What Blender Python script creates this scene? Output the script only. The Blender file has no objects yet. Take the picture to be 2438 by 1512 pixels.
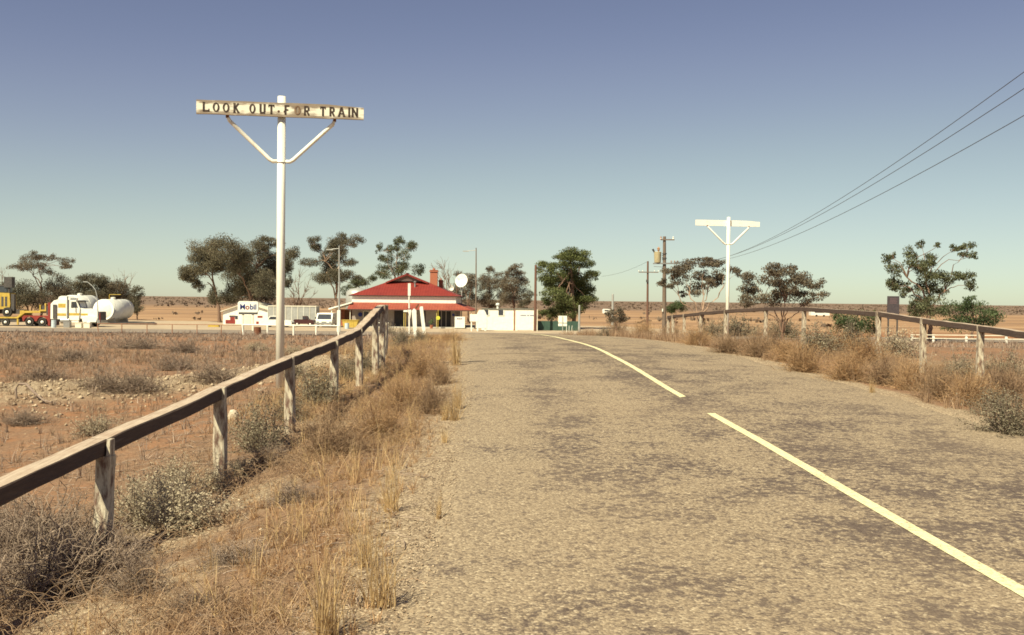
import bpy, math, random
import numpy as np
from mathutils import Vector, Matrix

# ------------------------------------------------------------------ camera, sky, sun, exposure
scn = bpy.context.scene
COL = scn.collection
FPX, W2, H2 = 2370.0, 2438.0, 1512.0          # focal length and frame in measuring units
PITCH, ROLL, EYE = 42.0 / FPX, 0.011, 1.6
_f = Vector((0, math.cos(PITCH), -math.sin(PITCH)))
_u0 = Vector((0, math.sin(PITCH), math.cos(PITCH)))
_r = Vector((1, 0, 0)) * math.cos(ROLL) + _u0 * math.sin(ROLL)
_u = _u0 * math.cos(ROLL) - Vector((1, 0, 0)) * math.sin(ROLL)
cam = bpy.data.cameras.new('camera')
cam.sensor_width = 36.0
cam.lens = 36.0 * FPX / W2
cam.clip_start, cam.clip_end = 0.1, 30000
camo = bpy.data.objects.new('camera', cam)
COL.objects.link(camo)
M = Matrix((_r, _u, -_f)).transposed().to_4x4()
M.translation = (0, 0, EYE)
camo.matrix_world = M
scn.camera = camo

SUN_EL, SUN_AZ = math.radians(50), math.radians(34)   # azimuth of the shadows, from +Y towards +X
world = bpy.data.worlds.new('World')
scn.world = world
world.use_nodes = True
wn, wl = world.node_tree.nodes, world.node_tree.links
wn.clear()
sky = wn.new('ShaderNodeTexSky')
sky.sky_type = 'NISHITA'
sky.sun_disc = False
sky.sun_elevation = SUN_EL
sky.sun_rotation = math.pi + SUN_AZ
sky.altitude = 200
sky.air_density, sky.dust_density, sky.ozone_density = 0.7, 0.4, 1.0
# the slide film's colour response, applied to the whole sky alike
def scale_col(f):
    n = wn.new('ShaderNodeVectorMath'); n.operation = 'SCALE'; n.inputs['Scale'].default_value = f; return n
dim, lift = scale_col(.1), scale_col(10.0)
film = wn.new('ShaderNodeRGBCurve'); film.mapping.use_clip = False
for ci, pts in enumerate((((0, 0), (.141, .178), (.195, .262), (.328, .43), (.533, .60), (.8, .74), (1, .84)),
                          ((0, 0), (.231, .226), (.314, .328), (.485, .53), (.694, .705), (1, .9)),
                          ((0, 0), (.392, .352), (.509, .45), (.687, .56), (.8, .64), (1, .75)))):
    cu_ = film.mapping.curves[ci]
    for p_ in pts[1:-1]: cu_.points.new(*p_)
    cu_.points[0].location = pts[0]; cu_.points[-1].location = pts[-1]
film.mapping.update()
bg = wn.new('ShaderNodeBackground'); bg.inputs[1].default_value = 0.0605
wo = wn.new('ShaderNodeOutputWorld')
wl.new(sky.outputs[0], dim.inputs[0]); wl.new(dim.outputs[0], film.inputs['Color']); wl.new(film.outputs[0], lift.inputs[0])
wl.new(lift.outputs[0], bg.inputs[0]); wl.new(bg.outputs[0], wo.inputs[0])
sl = bpy.data.lights.new('sun', 'SUN')
sl.energy, sl.angle, sl.color = 5.0, math.radians(0.53), (1.0, 0.925, 0.655)
suno = bpy.data.objects.new('sun', sl)
COL.objects.link(suno)
sd = Vector((math.sin(SUN_AZ) * math.cos(SUN_EL), math.cos(SUN_AZ) * math.cos(SUN_EL), -math.sin(SUN_EL)))
suno.rotation_euler = sd.to_track_quat('-Z', 'Y').to_euler()
suno.location = (-30, -30, 60)
vs = scn.view_settings
vs.view_transform, vs.look, vs.exposure, vs.gamma = 'Standard', 'None', 0.76, 1.0
scn.cycles.max_bounces = 5
scn.cycles.filter_width = 1.7

R = random.Random(11)
NP = np.random.default_rng(5)

def P(u, v, D):
    """world point seen at measuring pixel (u, v), at forward distance D"""
    d = _f + _r * ((u - W2 / 2) / FPX) - _u * ((v - H2 / 2) / FPX)
    return Vector((0, 0, EYE)) + d * (D / d.y)

# ------------------------------------------------------------------ materials
MATS = {}
def nodes_of(name):
    m = bpy.data.materials.new(name); m.use_nodes = True
    nt = m.node_tree
    return m, nt, nt.nodes['Principled BSDF']
def coord(nt, kind='Object', scale=(1, 1, 1)):
    tc = nt.nodes.new('ShaderNodeTexCoord'); mp = nt.nodes.new('ShaderNodeMapping')
    mp.inputs['Scale'].default_value = scale
    nt.links.new(tc.outputs[kind], mp.inputs[0]); return mp.outputs[0]
def noise(nt, vec, scale, detail=4, rough=.6, dist=0):
    n = nt.nodes.new('ShaderNodeTexNoise'); n.inputs['Scale'].default_value = scale
    n.inputs['Detail'].default_value = detail; n.inputs['Roughness'].default_value = rough
    n.inputs['Distortion'].default_value = dist
    nt.links.new(vec, n.inputs['Vector']); return n.outputs[0]
def ramp(nt, fac, stops):
    r = nt.nodes.new('ShaderNodeValToRGB'); cr = r.color_ramp
    while len(cr.elements) < len(stops): cr.elements.new(0.5)
    for e, (p, c) in zip(cr.elements, stops):
        e.position = p; e.color = (*c, 1) if len(c) == 3 else c
    nt.links.new(fac, r.inputs[0]); return r.outputs[0]
def g(v): return (v, v, v)
def mix(nt, fac, a, b, mode='MIX'):
    m = nt.nodes.new('ShaderNodeMix'); m.data_type = 'RGBA'; m.blend_type = mode
    for sock, val in ((m.inputs[0], fac), (m.inputs[6], a), (m.inputs[7], b)):
        if isinstance(val, (int, float)): sock.default_value = val
        elif isinstance(val, tuple): sock.default_value = (*val, 1)
        else: nt.links.new(val, sock)
    return m.outputs[2]
def math_n(nt, op, a, b=0.0, clamp=False):
    m = nt.nodes.new('ShaderNodeMath'); m.operation = op; m.use_clamp = clamp
    for sock, val in ((m.inputs[0], a), (m.inputs[1], b)):
        if isinstance(val, (int, float)): sock.default_value = val
        else: nt.links.new(val, sock)
    return m.outputs[0]
def attr(nt, name):
    a = nt.nodes.new('ShaderNodeAttribute'); a.attribute_name = name; return a.outputs['Fac']
def bump(nt, b, h, strength=.4, dist=.02):
    n = nt.nodes.new('ShaderNodeBump'); n.inputs['Strength'].default_value = strength
    n.inputs['Distance'].default_value = dist
    nt.links.new(h, n.inputs['Height']); nt.links.new(n.outputs[0], b.inputs['Normal'])
def mat(name, c, c2=None, scale=6, rough=.7, metal=0, stretch=(1, 1, 1), lo=.35, hi=.65, bstr=0, spec=.3):
    if name in MATS: return MATS[name]
    m, nt, b = nodes_of(name)
    b.inputs['Roughness'].default_value = rough; b.inputs['Metallic'].default_value = metal
    b.inputs['Specular IOR Level'].default_value = spec
    if c2 is None: c2 = tuple(x * .82 for x in c)
    vec = coord(nt, 'Object', stretch)
    n = noise(nt, vec, scale, 5, .65)
    col = ramp(nt, n, [(lo, c), (hi, c2)])
    nt.links.new(col, b.inputs['Base Color'])
    if bstr: bump(nt, b, n, bstr, .02)
    MATS[name] = m; return m

def leaf_mat(name, dark, light, trans=.25, rough=.6):
    """foliage: colour varies leaf by leaf through the 'tone' attribute"""
    m, nt, b = nodes_of(name)
    b.inputs['Roughness'].default_value = rough; b.inputs['Specular IOR Level'].default_value = .2
    oi = nt.nodes.new('ShaderNodeObjectInfo')
    f = math_n(nt, 'ADD', attr(nt, 'tone'), math_n(nt, 'MULTIPLY', math_n(nt, 'SUBTRACT', oi.outputs['Random'], .5), .25))
    col = ramp(nt, f, [(0.0, dark), (1.0, light)])
    nt.links.new(col, b.inputs['Base Color'])
    t = nt.nodes.new('ShaderNodeBsdfTranslucent'); nt.links.new(col, t.inputs[0])
    ms = nt.nodes.new('ShaderNodeMixShader'); ms.inputs[0].default_value = trans
    nt.links.new(b.outputs[0], ms.inputs[1]); nt.links.new(t.outputs[0], ms.inputs[2])
    nt.links.new(ms.outputs[0], nt.nodes['Material Output'].inputs[0])
    MATS[name] = m; return m

WHITE = mat('white_paint', (.80, .79, .72), (.70, .68, .60), 3, .55)
WORNW = mat('worn_white', (.80, .78, .68), (.50, .42, .31), 1.6, .6, stretch=(6, 6, .7), lo=.50, hi=.82)
CREAM = mat('cream_paint', (.72, .68, .56), (.62, .57, .46), 2, .7)
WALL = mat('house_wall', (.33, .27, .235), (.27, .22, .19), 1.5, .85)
RED = mat('red_iron', (.215, .030, .021), (.165, .022, .017), .8, .6, stretch=(1, 1, 3))
REDF = mat('red_iron_faded', (.30, .078, .045), (.22, .045, .030), .9, .7, stretch=(1, 1, 3))
DKTRIM = mat('dark_trim', (.06, .035, .03), None, 4, .6)
def corrugate(m, axis):
    nt = m.node_tree; b = nt.nodes['Principled BSDF']; tc = nt.nodes.new('ShaderNodeTexCoord'); sp = nt.nodes.new('ShaderNodeSeparateXYZ')
    nt.links.new(tc.outputs['Object'], sp.inputs[0])
    w1 = math_n(nt, 'SINE', math_n(nt, 'MULTIPLY', sp.outputs[axis], 18.0)); bump(nt, b, w1, .35, .03)
corrugate(RED, 0); corrugate(REDF, 0)
BRICK = mat('brick_red', (.40, .15, .085), (.30, .10, .06), 9, .85, bstr=.2)
DARK = mat('dark_void', (.022, .018, .018), (.03, .025, .024), 3, .6)
GLASS = mat('window_glass', (.05, .055, .07), (.035, .04, .05), 2, .08, spec=.6)
YEL = mat('yellow_paint', (.52, .37, .075), (.38, .26, .05), 3, .55)
REDP = mat('red_paint', (.27, .042, .032), (.18, .03, .025), 3, .5)
MAROON = mat('dark_maroon', (.07, .025, .025), (.05, .02, .02), 3, .45)
BLUEP = mat('blue_paint', (.02, .03, .16), None, 4, .5)
TYRE = mat('tyre_rubber', (.03, .028, .026), (.05, .045, .04), 5, .85)
STEEL = mat('grey_steel', (.36, .36, .35), (.26, .25, .24), 4, .4, .5)
GALV = mat('galvanised', (.42, .42, .40), (.33, .33, .31), 2.5, .5, .3)
DKST = mat('dark_steel', (.055, .05, .05), (.09, .08, .075), 5, .6)
RUST = mat('rust', (.19, .075, .04), (.11, .05, .03), 6, .9)
RUSTPIPE = mat('rusty_pipe', (.34, .17, .10), (.25, .12, .07), 4, .85)
POLE = mat('pole_timber', (.20, .15, .115), (.12, .085, .068), 3, .9, stretch=(8, 8, .6), bstr=.3)
POLER = mat('pole_timber_red', (.17, .085, .06), (.11, .06, .045), 3, .9, stretch=(8, 8, .6))
CONC = mat('concrete', (.47, .44, .38), (.38, .35, .30), 3, .9)
LBLUE = mat('pale_blue_paint', (.48, .56, .60), (.40, .48, .53), 3, .5)
GREENF = mat('green_iron', (.045, .085, .065), (.035, .07, .055), 2, .6)
INSUL = mat('porcelain', (.42, .24, .14), (.3, .17, .1), 3, .3)
WIRE = mat('wire_metal', (.10, .095, .09), None, 3, .5, .5)
STONE = mat('limestone', (.60, .52, .40), (.46, .37, .27), 9, .9, bstr=.4)
PURPLE = mat('info_panel', (.055, .045, .055), (.08, .065, .07), 4, .6)
BARK = mat('bark', (.24, .15, .105), (.13, .082, .062), 2.5, .9, stretch=(3, 3, .5), bstr=.4)
BARKPALE = mat('bark_pale', (.40, .27, .19), (.24, .155, .11), 1.6, .85, stretch=(3, 3, .6), bstr=.3)
TWIGD = mat('dead_twig', (.30, .23, .18), (.20, .145, .12), 4, .9)

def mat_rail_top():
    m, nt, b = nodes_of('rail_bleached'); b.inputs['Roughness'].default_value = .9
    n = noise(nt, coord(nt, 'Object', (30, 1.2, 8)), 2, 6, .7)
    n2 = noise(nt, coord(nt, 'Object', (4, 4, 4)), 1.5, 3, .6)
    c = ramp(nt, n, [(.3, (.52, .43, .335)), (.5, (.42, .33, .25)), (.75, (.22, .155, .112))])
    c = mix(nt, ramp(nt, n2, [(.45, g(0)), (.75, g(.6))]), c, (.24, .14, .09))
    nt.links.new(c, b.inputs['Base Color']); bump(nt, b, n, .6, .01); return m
def mat_rail_side():  # weathered brown timber, darkened further so the sides carry their shade in the colour
    m, nt, b = nodes_of('rail_weathered_shaded'); b.inputs['Roughness'].default_value = .9
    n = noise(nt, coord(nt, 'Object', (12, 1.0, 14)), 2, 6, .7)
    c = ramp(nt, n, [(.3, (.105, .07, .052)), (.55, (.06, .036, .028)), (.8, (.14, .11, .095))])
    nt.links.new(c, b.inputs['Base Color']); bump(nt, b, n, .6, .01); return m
def mat_post():
    """white lime paint flaking off brown timber"""
    m, nt, b = nodes_of('post_flaking_paint'); b.inputs['Roughness'].default_value = .9
    n = noise(nt, coord(nt, 'Object', (9, 9, 2.4)), 2.2, 6, .7)
    f = noise(nt, coord(nt, 'Object', (40, 40, 5)), 2, 5, .7)
    wood = ramp(nt, f, [(.3, (.20, .115, .080)), (.7, (.085, .050, .040))])
    paint = ramp(nt, f, [(.3, (.60, .54, .42)), (.7, (.38, .32, .24))])
    c = mix(nt, ramp(nt, n, [(.44, g(1)), (.60, g(0))]), wood, paint)
    nt.links.new(c, b.inputs['Base Color']); bump(nt, b, n, .5, .01); return m
def mat_signboard():
    m, nt, b = nodes_of('signboard_flaking'); b.inputs['Roughness'].default_value = .85
    vec = coord(nt, 'Object', (1.2, 1, 14))
    n = noise(nt, vec, 2.6, 7, .72)
    n2 = noise(nt, coord(nt, 'Object', (1.3, 1, 2.2)), 2.3, 3, .6)
    tc = nt.nodes.new('ShaderNodeTexCoord'); sx = nt.nodes.new('ShaderNodeSeparateXYZ')
    nt.links.new(tc.outputs['Object'], sx.inputs[0])
    edge = math_n(nt, 'MULTIPLY', math_n(nt, 'ABSOLUTE', math_n(nt, 'ADD', sx.outputs[2], 0.0)), 2.6)
    mid = math_n(nt, 'SUBTRACT', .16, math_n(nt, 'ABSOLUTE', math_n(nt, 'SUBTRACT', sx.outputs[0], .28)))
    mid = math_n(nt, 'MULTIPLY', math_n(nt, 'MAXIMUM', mid, 0.0), 1.6)
    f = math_n(nt, 'ADD', math_n(nt, 'ADD', math_n(nt, 'MULTIPLY', n, .55), math_n(nt, 'MULTIPLY', n2, .5)), math_n(nt, 'ADD', edge, mid))
    wood = ramp(nt, n, [(.3, (.30, .24, .18)), (.7, (.18, .135, .10))])
    c = mix(nt, ramp(nt, f, [(.635, g(0)), (.765, g(1))]), (.72, .68, .56), wood)
    nt.links.new(c, b.inputs['Base Color']); bump(nt, b, n, .4, .01); return m
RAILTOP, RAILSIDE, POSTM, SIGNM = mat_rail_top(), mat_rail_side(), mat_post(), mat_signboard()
SIGNBACK = mat('signboard_white', (.80, .78, .68), (.58, .50, .36), 3, .7, stretch=(1, 1, 6), lo=.55, hi=.85)
LETTER = mat('letter_black', (.045, .03, .025), (.13, .085, .06), 22, .8, lo=.5, hi=.75)
LETTERF = mat('letter_faded', (.14, .085, .055), (.28, .19, .125), 18, .85, lo=.4, hi=.7)

# ------------------------------------------------------------------ mesh helpers
class MB:
    def __init__(s): s.v, s.f, s.m = [], [], []
    def add(s, vs, fs, mi=0):
        o = len(s.v); s.v += [tuple(x) for x in vs]
        s.f += [tuple(i + o for i in f) for f in fs]; s.m += [mi] * len(fs); return s
    def box(s, c, d, rz=0, mi=0, jit=0, rnd=None):
        x, y, z = d[0] / 2, d[1] / 2, d[2] / 2
        vs = [(-x, -y, -z), (x, -y, -z), (x, y, -z), (-x, y, -z), (-x, -y, z), (x, -y, z), (x, y, z), (-x, y, z)]
        if jit: vs = [tuple(q + rnd.uniform(-jit, jit) for q in p) for p in vs]
        ca, sa = math.cos(rz), math.sin(rz)
        vs = [(c[0] + a * ca - b * sa, c[1] + a * sa + b * ca, c[2] + e) for a, b, e in vs]
        return s.add(vs, [(0, 3, 2, 1), (4, 5, 6, 7), (0, 1, 5, 4), (1, 2, 6, 5), (2, 3, 7, 6), (3, 0, 4, 7)], mi)
    def bx(s, x0, x1, y0, y1, z0, z1, mi=0):
        return s.box(((x0 + x1) / 2, (y0 + y1) / 2, (z0 + z1) / 2), (x1 - x0, y1 - y0, z1 - z0), 0, mi)
    def beam(s, a, b, w, h, mi=0):
        a, b = Vector(a), Vector(b); d = (b - a).normalized()
        up = Vector((0, 0, 1)) if abs(d.z) < .95 else Vector((0, 1, 0))
        sx = d.cross(up).normalized(); sz = sx.cross(d)
        vs = [p + sx * (i * w / 2) + sz * (j * h / 2) for p in (a, b) for i, j in ((-1, -1), (1, -1), (1, 1), (-1, 1))]
        return s.add(vs, [(0, 3, 2, 1), (4, 5, 6, 7), (0, 1, 5, 4), (1, 2, 6, 5), (2, 3, 7, 6), (3, 0, 4, 7)][:], mi)
    def tube(s, pts, rad, n=8, mi=0):
        pts = [Vector(p) for p in pts]
        if not isinstance(rad, (list, tuple)): rad = [rad] * len(pts)
        rings = []; o = []
        for i, p in enumerate(pts):
            d = (pts[min(i + 1, len(pts) - 1)] - pts[max(i - 1, 0)]).normalized()
            up = Vector((0, 0, 1)) if abs(d.z) < .9 else Vector((1, 0, 0))
            sx = d.cross(up).normalized(); sy = sx.cross(d)
            o += [p + (sx * math.cos(2 * math.pi * k / n) + sy * math.sin(2 * math.pi * k / n)) * rad[i] for k in range(n)]
        fs = [(i * n + k, i * n + (k + 1) % n, (i + 1) * n + (k + 1) % n, (i + 1) * n + k) for i in range(len(pts) - 1) for k in range(n)]
        fs += [tuple(range(n))[::-1], tuple((len(pts) - 1) * n + k for k in range(n))]
        return s.add(o, fs, mi)
    def lathe(s, prof, org, axis, n=24, mi=0):
        """prof: (distance along the axis, radius)"""
        org, ax = Vector(org), Vector(axis).normalized()
        up = Vector((0, 0, 1)) if abs(ax.z) < .9 else Vector((1, 0, 0))
        sx = ax.cross(up).normalized(); sy = sx.cross(ax); o = []
        for h, r in prof:
            o += [org + ax * h + (sx * math.cos(2 * math.pi * k / n) + sy * math.sin(2 * math.pi * k / n)) * max(r, 1e-4) for k in range(n)]
        fs = [(i * n + k, i * n + (k + 1) % n, (i + 1) * n + (k + 1) % n, (i + 1) * n + k) for i in range(len(prof) - 1) for k in range(n)]
        fs += [tuple(range(n))[::-1], tuple((len(prof) - 1) * n + k for k in range(n))]
        return s.add(o, fs, mi)
    def prism(s, poly, off, mi=0):
        """extrude a planar polygon (3-D points) by a vector"""
        n = len(poly); off = Vector(off)
        vs = [Vector(p) for p in poly] + [Vector(p) + off for p in poly]
        return s.add(vs, [tuple(range(n))[::-1], tuple(range(n, 2 * n))] + [(i, (i + 1) % n, n + (i + 1) % n, n + i) for i in range(n)], mi)
    def build(s, name, mats, parent=None, loc=None, smooth=False):
        me = bpy.data.meshes.new(name)
        org = Vector(loc) if loc is not None else Vector((0, 0, 0))
        me.from_pydata([tuple(Vector(p) - org) for p in s.v], [], s.f)
        for m_ in (mats if isinstance(mats, (list, tuple)) else [mats]): me.materials.append(m_)
        me.polygons.foreach_set('material_index', s.m)
        if smooth: me.polygons.foreach_set('use_smooth', [True] * len(s.f))
        me.validate(); me.update()
        bm_fix(me)
        ob = bpy.data.objects.new(name, me); COL.objects.link(ob)
        ob.location = org
        if parent is not None: ob.parent = parent
        return ob
import bmesh
def bm_fix(me):
    bm = bmesh.new(); bm.from_mesh(me); bmesh.ops.recalc_face_normals(bm, faces=bm.faces); bm.to_mesh(me); bm.free()
def tag(o, label, cat, group=None, kind=None):
    if label: o['label'] = label
    if cat: o['category'] = cat
    if group: o['group'] = group
    if kind: o['kind'] = kind
    return o
def thing(name, label, cat, loc=(0, 0, 0), rz=0, group=None):
    o = bpy.data.objects.new(name, None); COL.objects.link(o)
    o.location = loc; o.rotation_euler = (0, 0, rz); o.empty_display_size = .2
    return tag(o, label, cat, group)
def structure(o): o['kind'] = 'structure'; return o
def np_mesh(name, verts, faces, mats, attrs=None, mat_idx=None, smooth=False):
    """verts (N,3), faces (M,k) with constant k"""
    verts = np.asarray(verts, np.float32); faces = np.asarray(faces, np.int32)
    me = bpy.data.meshes.new(name)
    me.vertices.add(len(verts)); me.vertices.foreach_set('co', verts.ravel())
    k = faces.shape[1]
    me.loops.add(faces.size); me.loops.foreach_set('vertex_index', faces.ravel())
    me.polygons.add(len(faces))
    me.polygons.foreach_set('loop_start', np.arange(0, faces.size, k, dtype=np.int32))
    me.polygons.foreach_set('loop_total', np.full(len(faces), k, np.int32))
    for m_ in (mats if isinstance(mats, (list, tuple)) else [mats]): me.materials.append(m_)
    if mat_idx is not None: me.polygons.foreach_set('material_index', np.asarray(mat_idx, np.int32))
    if smooth: me.polygons.foreach_set('use_smooth', np.ones(len(faces), bool))
    for nm, dat in (attrs or {}).items():
        a = me.attributes.new(nm, 'FLOAT', 'POINT'); a.data.foreach_set('value', np.asarray(dat, np.float32))
    me.update(); me.validate()
    return me
def link(name, me, loc=(0, 0, 0), parent=None):
    o = bpy.data.objects.new(name, me); COL.objects.link(o); o.location = loc
    if parent is not None: o.parent = parent
    return o

# ------------------------------------------------------------------ the lie of the land
def vnoise(x, y, s, seed=0):
    """smooth value noise, vectorised"""
    x = np.asarray(x, float) / s + seed * 17.3; y = np.asarray(y, float) / s + seed * 9.1
    xi, yi = np.floor(x), np.floor(y); fx, fy = x - xi, y - yi
    fx = fx * fx * (3 - 2 * fx); fy = fy * fy * (3 - 2 * fy)
    def hsh(a, b):
        v = np.sin(a * 127.1 + b * 311.7 + seed * 74.7) * 43758.5453
        return v - np.floor(v)
    return (hsh(xi, yi) * (1 - fx) + hsh(xi + 1, yi) * fx) * (1 - fy) + (hsh(xi, yi + 1) * (1 - fx) + hsh(xi + 1, yi + 1) * fx) * fy
def fnoise(x, y, s, seed=0):
    return .55 * vnoise(x, y, s, seed) + .3 * vnoise(x, y, s * .43, seed + 1) + .15 * vnoise(x, y, s * .19, seed + 2)
_ty = np.arange(-40, 160, .25)
_tz = np.interp(_ty, [-40, 0, 4, 10, 14, 20, 26, 31, 36, 44, 60, 96, 160], [-.3, -.06, 0, .12, .2, .34, .45, .50, .36, -.08, -.9, -1.99, -1.99])
_k = np.exp(-(np.arange(-12, 13) * .25 / 1.4) ** 2); _k /= _k.sum()
_tz = np.convolve(np.pad(_tz, 12, mode='edge'), _k, mode='valid')
def road_z(y): return np.interp(y, _ty, _tz)
_CY = np.arange(-40, 120, .25)
def _sm(ys, xs):
    t = np.interp(_CY, ys, xs); k = np.exp(-(np.arange(-10, 11) * .25 / 1.2) ** 2); k /= k.sum()
    return np.convolve(np.pad(t, 10, mode='edge'), k, mode='valid')
_xl = _sm([-40, 4.75, 8, 12, 17, 25, 32, 36, 45, 60, 100], [.6, -.62, -.68, -.74, -.88, -1.25, -1.55, -1.9, -3.0, -4.2, -5.2])
_xr = _sm([-40, 5, 11.3, 15.3, 20.2, 25, 28.9, 32, 36, 45, 60, 100], [7.2, 6.0, 5.82, 5.75, 5.4, 5.05, 4.15, 3.0, 2.0, 1.2, 1.8, 3.4])
_xc = _sm([-40, 5.4, 14, 20, 24.5, 29.2, 31.5, 36, 45, 60, 100], [4.2, 2.77, 2.46, 2.28, 2.06, 1.37, .8, .1, -.9, -1.1, -.8])
def xl(y): return np.interp(y, _CY, _xl)
def xr(y): return np.interp(y, _CY, _xr)
def xc(y): return np.interp(y, _CY, _xc)
def sstep(t, a, b):
    t = np.clip((t - a) / (b - a), 0, 1); return t * t * (3 - 2 * t)
GZ = -2.02
def hfun(x, y):
    x = np.asarray(x, float); y = np.asarray(y, float)
    zr = road_z(y)
    dl, dr = xl(y) - x, x - xr(y)
    d = np.maximum(np.maximum(dl, dr), 0)
    pl = np.interp(y, [-40, 0, 10, 22, 34, 60, 95, 98], [-.3, -.25, -.22, -.05, -.25, -1.1, -2.0, GZ])
    pr = np.interp(y, [-40, 0, 15, 36, 60, 95, 98], [-.3, -.05, .1, .1, -1.0, -2.0, GZ])
    pl_ = np.where(dl > 0, pl, pr)
    t = np.maximum(sstep(d, .9, 6.0), sstep(y, 97, 99))
    h = zr * (1 - t) + pl_ * t - .05 * sstep(d, -.3, .9)
    h = h - .15 * sstep(dl, .7, 2.1) * (1 - sstep(y, 8, 15))
    trk = (y - (20 + .8 * (x + 4.8))) / 1.28
    h = h + .22 * np.exp(-(trk / 1.3) ** 2) * sstep(dl, .8, 2.5)
    near = 1 - sstep(y, 60, 92)
    rough = sstep(d, 0, .8) * near
    h = h + rough * (.09 * (fnoise(x, y, 2.2, 3) - .5) + .05 * (fnoise(x, y, .5, 5) - .5))
    far = sstep(y, 160, 420)
    h = h + far * 1.4 * (fnoise(x, y, 260, 8) - .5) + sstep(y, 900, 5000) * 5.0 * (fnoise(x, y, 2600, 4) - .45)
    return h
def hz(x, y): return float(hfun(x, y))
def ground_hit(u, v):
    d = _f + _r * ((u - W2 / 2) / FPX) - _u * ((v - H2 / 2) / FPX)
    ys = np.geomspace(2.5, 400, 2400)
    xs = d.x / d.y * ys; zs = EYE + d.z / d.y * ys
    below = np.nonzero(zs <= np.where((xs > xl(ys)) & (xs < xr(ys)), road_z(ys), hfun(xs, ys)))[0]
    i = below[0] if len(below) else -1
    return Vector((xs[i], ys[i], hz(xs[i], ys[i])))

# ---- ground: one sheet to the horizon
def grid_lines(fine0, fine1, step, lo, hi, grow):
    a = list(np.arange(fine0, fine1, step)); s = step
    while a[-1] < hi: s *= grow; a.append(a[-1] + s)
    b = []; s = step; c = fine0
    while c > lo: s *= grow; c -= s; b.append(c)
    return np.array(b[::-1] + a)
gx = grid_lines(-6.5, 9.5, .18, -9000, 9000, 1.085)
gy = grid_lines(2.0, 30, .18, -60, 14000, 1.05)
GX, GY = np.meshgrid(gx, gy)
GH = hfun(GX, GY)
inroad = (GX > xl(GY) + .2) & (GX < xr(GY) - .2) & (GY < 99)
GH = np.where(inroad, GH - .06, GH)
nv = GX.size; nc, nr = len(gx), len(gy)
idx = np.arange(nv).reshape(nr, nc)
faces = np.stack([idx[:-1, :-1], idx[:-1, 1:], idx[1:, 1:], idx[1:, :-1]], -1).reshape(-1, 4)
dd = np.maximum(np.maximum(xl(GY) - GX, GX - xr(GY)), 0)
gravel = np.clip((1 - sstep(dd + .5 * (fnoise(GX, GY, .9, 21) - .5), .05, .75)) * (GY < 97), 0, 1)
trkd = (GY - (20 + .8 * (GX + 4.8))) / 1.28
rub = np.exp(-((trkd + .3) / 1.5) ** 2) * (GX < -2.6) * (GX > -40) + np.exp(-(((GX - 11.5) / 4.5) ** 2 + ((GY - 25) / 3.2) ** 2))
apron = sstep(GY, 45, 62) * (GY < 97.5) * (1 - sstep(np.abs(GX - 2), 8, 16))
strip = sstep(xl(GY) - GX, .9, 1.3) * (1 - sstep(xl(GY) - GX, 2.0, 2.5)) * (GY < 13) * sstep(fnoise(GX, GY, 1.1, 23), .42, .62)
gravel = np.clip(gravel + rub * .85 + apron + strip * .8, 0, 1)
scrub = sstep(GY + 60 * (fnoise(GX, GY, 120, 31) - .5), 330, 440)
litter = np.where(GY < 97, .8, .12 * (GY < 200)) * np.ones_like(GX)
litter = litter + 1.6 * sstep(xl(GY) - GX, 0, .4) * (1 - sstep(xl(GY) - GX, 2.2, 3.2)) * (GY < 40)
gme = np_mesh('ground', np.stack([GX, GY, GH], -1).reshape(-1, 3), faces, [],
              {'gravel': gravel.ravel(), 'scrub': scrub.ravel(), 'litter': litter.ravel()}, smooth=True)
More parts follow.
